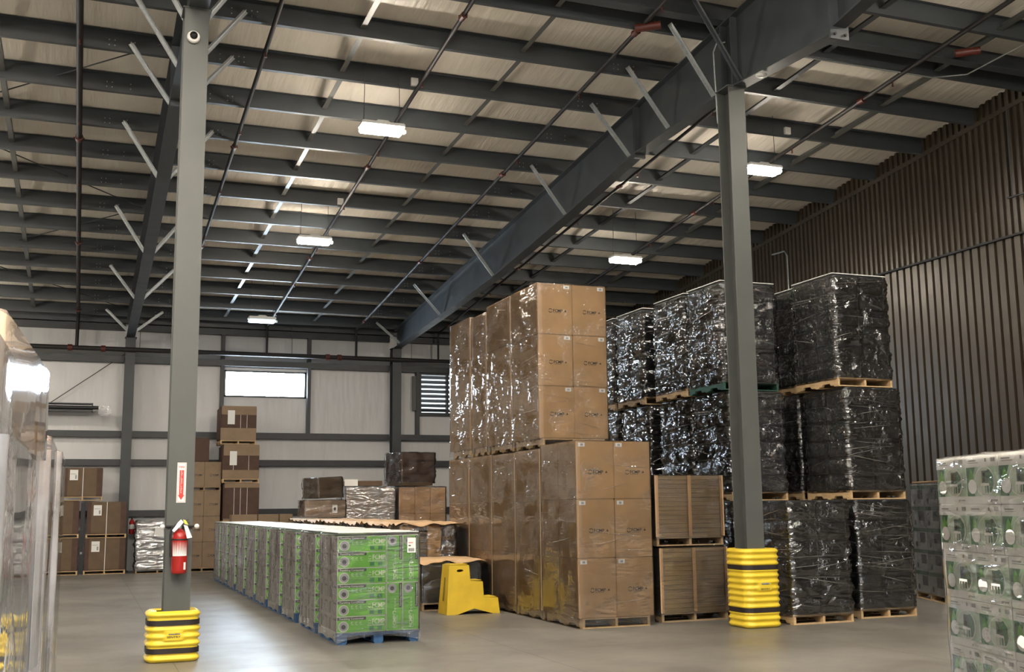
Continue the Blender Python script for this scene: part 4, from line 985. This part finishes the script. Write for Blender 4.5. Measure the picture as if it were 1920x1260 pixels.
# ---------- white printed cartons at right
def white_carton(L, h, d):
    b = MB(); b.bbox(-L/2+.002, L/2-.002, -d/2, d/2, 0, h-.003, WHITEB, .004); e = .0012; y = -d/2-e; pw = L/2
    for i in (0, 1):
        x = -L/2+i*pw
        b.quad((x+.012, y, h*.16), X_, Z_, pw-.014, h*.60, PICG)
        b.poly((x+.012, y-e, h*.16), X_, Z_, [(0, 0), (.10, 0), (.06, h*.3), (.12, h*.6), (0, h*.6)], PICD)
        b.poly((x+.012, y-2*e, h*.16), X_, Z_, [(.065+.032*math.sin(PI*k/8)*1, h*.6*(.25+.70*k/8)) for k in range(9)]+[(.065-.032*math.sin(PI*k/8), h*.6*(.25+.70*k/8)) for k in range(7, 0, -1)], PICL)
        cx, cz, r = x+pw*.60, h*.46, h*.30
        b.disc((cx, y-3*e, cz), X_, Z_, r*1.46, WHITEB, 28, r*1.03); b.disc((cx, y-3.5*e, cz), X_, Z_, r*1.38, PICW, 28, r*.96)
        b.poly((cx, y-4*e, cz), X_, Z_, [(.0, -r*.8), (r*.9, -r*.75), (r*1.25, -r*.2), (r*1.2, r*.4), (r*.7, r*.82), (.02, r*.7)], PICD)
        b.quad((cx-r*.35, y-5*e, cz-.1*r), X_, Z_, r*.85, r*.82, PICK); 
        b.disc((cx+.02*0, y-6*e, cz+.45*r), X_, Z_, r*.16, BANNER, 10); b.disc((cx, y-6*e, cz+.12*r), X_, Z_, r*.16, BANNER, 10)
        b.quad((cx-r*.55, y-6*e, cz-r*.30), X_, Z_, r*1.25, r*.16, WHITEB)
        for lx in (-.55, -.2, .25, .62): b.quad((cx+r*lx, y-6*e, cz-r*.82), X_, Z_, r*.08, r*.55, WHITEB)
        b.disc((x+pw*.23, y-6*e, h*.36), X_, Z_, h*.20, WHITEB, 24, h*.15)
        b.text('grow', (x+pw*.72, y-e, h*.06), X_, Z_, h*.05, GREY, pw*.22)
        b.quad((x+pw*.10, y-e, h*.885), X_, Z_, pw*.25, h*.025, GREY); b.quad((x+pw*.10, y-e, h*.845), X_, Z_, pw*.32, h*.012, GREY)
        b.quad((x+pw*.62, y-e, h*.86), X_, Z_, pw*.05, h*.07, GREY)
        for k in range(6): b.quad((x+pw*(.80+.022*k), y-e, h*.855), X_, Z_, pw*.012, h*.085, GREY)
    return b
P0 = Vector((5.181, 5.763, 0)); ang = math.atan2(-.94799, -.31830)
t = thing('white_carton_load', 'tall wrapped stack of white and green printed cartons at the right edge', 'pallet load', P0, ang)
L_, h_ = .84, .288
for r in range(6):
    for i in range(2):
        for j in range(2):
            dx = 0 if r < 4 else -.02
            PR.get(('wc',), lambda: white_carton(L_, h_, .5), 'carton', t, (L_/2+i*L_+dx+.02*(r < 4), .25+.5*j, .205+r*h_))
b = pallet_mb(1.68, 1.0, WOOD, .2); o = b.build('pallet', t); o.location = (.84, .5, 0)
o = wrap_mesh(1.69, 1.0, .1, 1.935, CLEARW, seed=91, gap=.012, amp=.008).build('stretch_wrap', t); o.location = (.85, .5, 0)

# ---------- wrapped stacks along the left edge
def left_stack(x1, y0, y1, z1, label, seed, cap=KRAFT2, wdt=.9, rz=0, two=False):
    d = y1-y0; t = thing('wrapped_stack', label, 'pallet load', (x1-wdt/2, (y0+y1)/2, 0), rz)
    pallet_mb(wdt, d, WOOD, .13).build('pallet', t)
    h = (z1-.16-.132)/3
    for r in range(3):
        for j in (0, 1):
            b = MB(); b.bbox(-wdt/2+.01, wdt/2-.01, -d/2+j*d/2+.01, -d/2+(j+1)*d/2-.01, .132+r*h, .132+(r+1)*h-.01, WHITEB if j == 0 else SIDEG, .01); b.build('carton', t)
    b = MB(); b.bbox(-wdt/2+.02, wdt/2-.02, -d/2+.02, d/2-.02, z1-.155, z1-.01, cap, .01)
    for x0_, x1_, z0_, z1_ in ((wdt/2-.16, wdt/2-.06, -.075, -.072), (wdt/2-.16, wdt/2-.157, -.13, -.072), (wdt/2-.063, wdt/2-.06, -.13, -.072)): b.quad((x0_, -d/2+.018, z1+z0_), X_, Z_, x1_-x0_, z1_-z0_, INK)
    b.build('top_carton', t)
    b = MB(); b.box(wdt/2+.004, wdt/2+.008, d/2-.09, d/2-.05, .14, z1-.1, KRAFT2); b.build('corner_board', t)
    zs = z1-.205 if two else z1
    wrap_mesh(wdt, d, .10, zs, CLEARL, seed=seed, gap=.014, amp=.0012, r=.02, top=not two).build('stretch_wrap', t)
    if two:
        o = wrap_mesh(wdt-.02, d-.02, zs-.005, z1, CLEARL, seed=seed+1, gap=.014, amp=.001, r=.02, rings=8).build('top_film', t); o.rotation_euler = (0, 0, R(-1.8)); o.location = (.010, 0, 0)
left_stack(-.122, 1.99, 2.93, 1.995, 'tall cloudy-wrapped stack of white cartons filling the left edge, nearest', 101, cap=CREAMB, rz=R(-1), two=True)
left_stack(-.092, 3.02, 3.67, 1.85, 'narrow cloudy-wrapped stack at the left edge, second back', 102)
left_stack(-.080, 3.80, 4.72, 1.85, 'cloudy-wrapped stack at the left edge, farthest back of the three', 103)
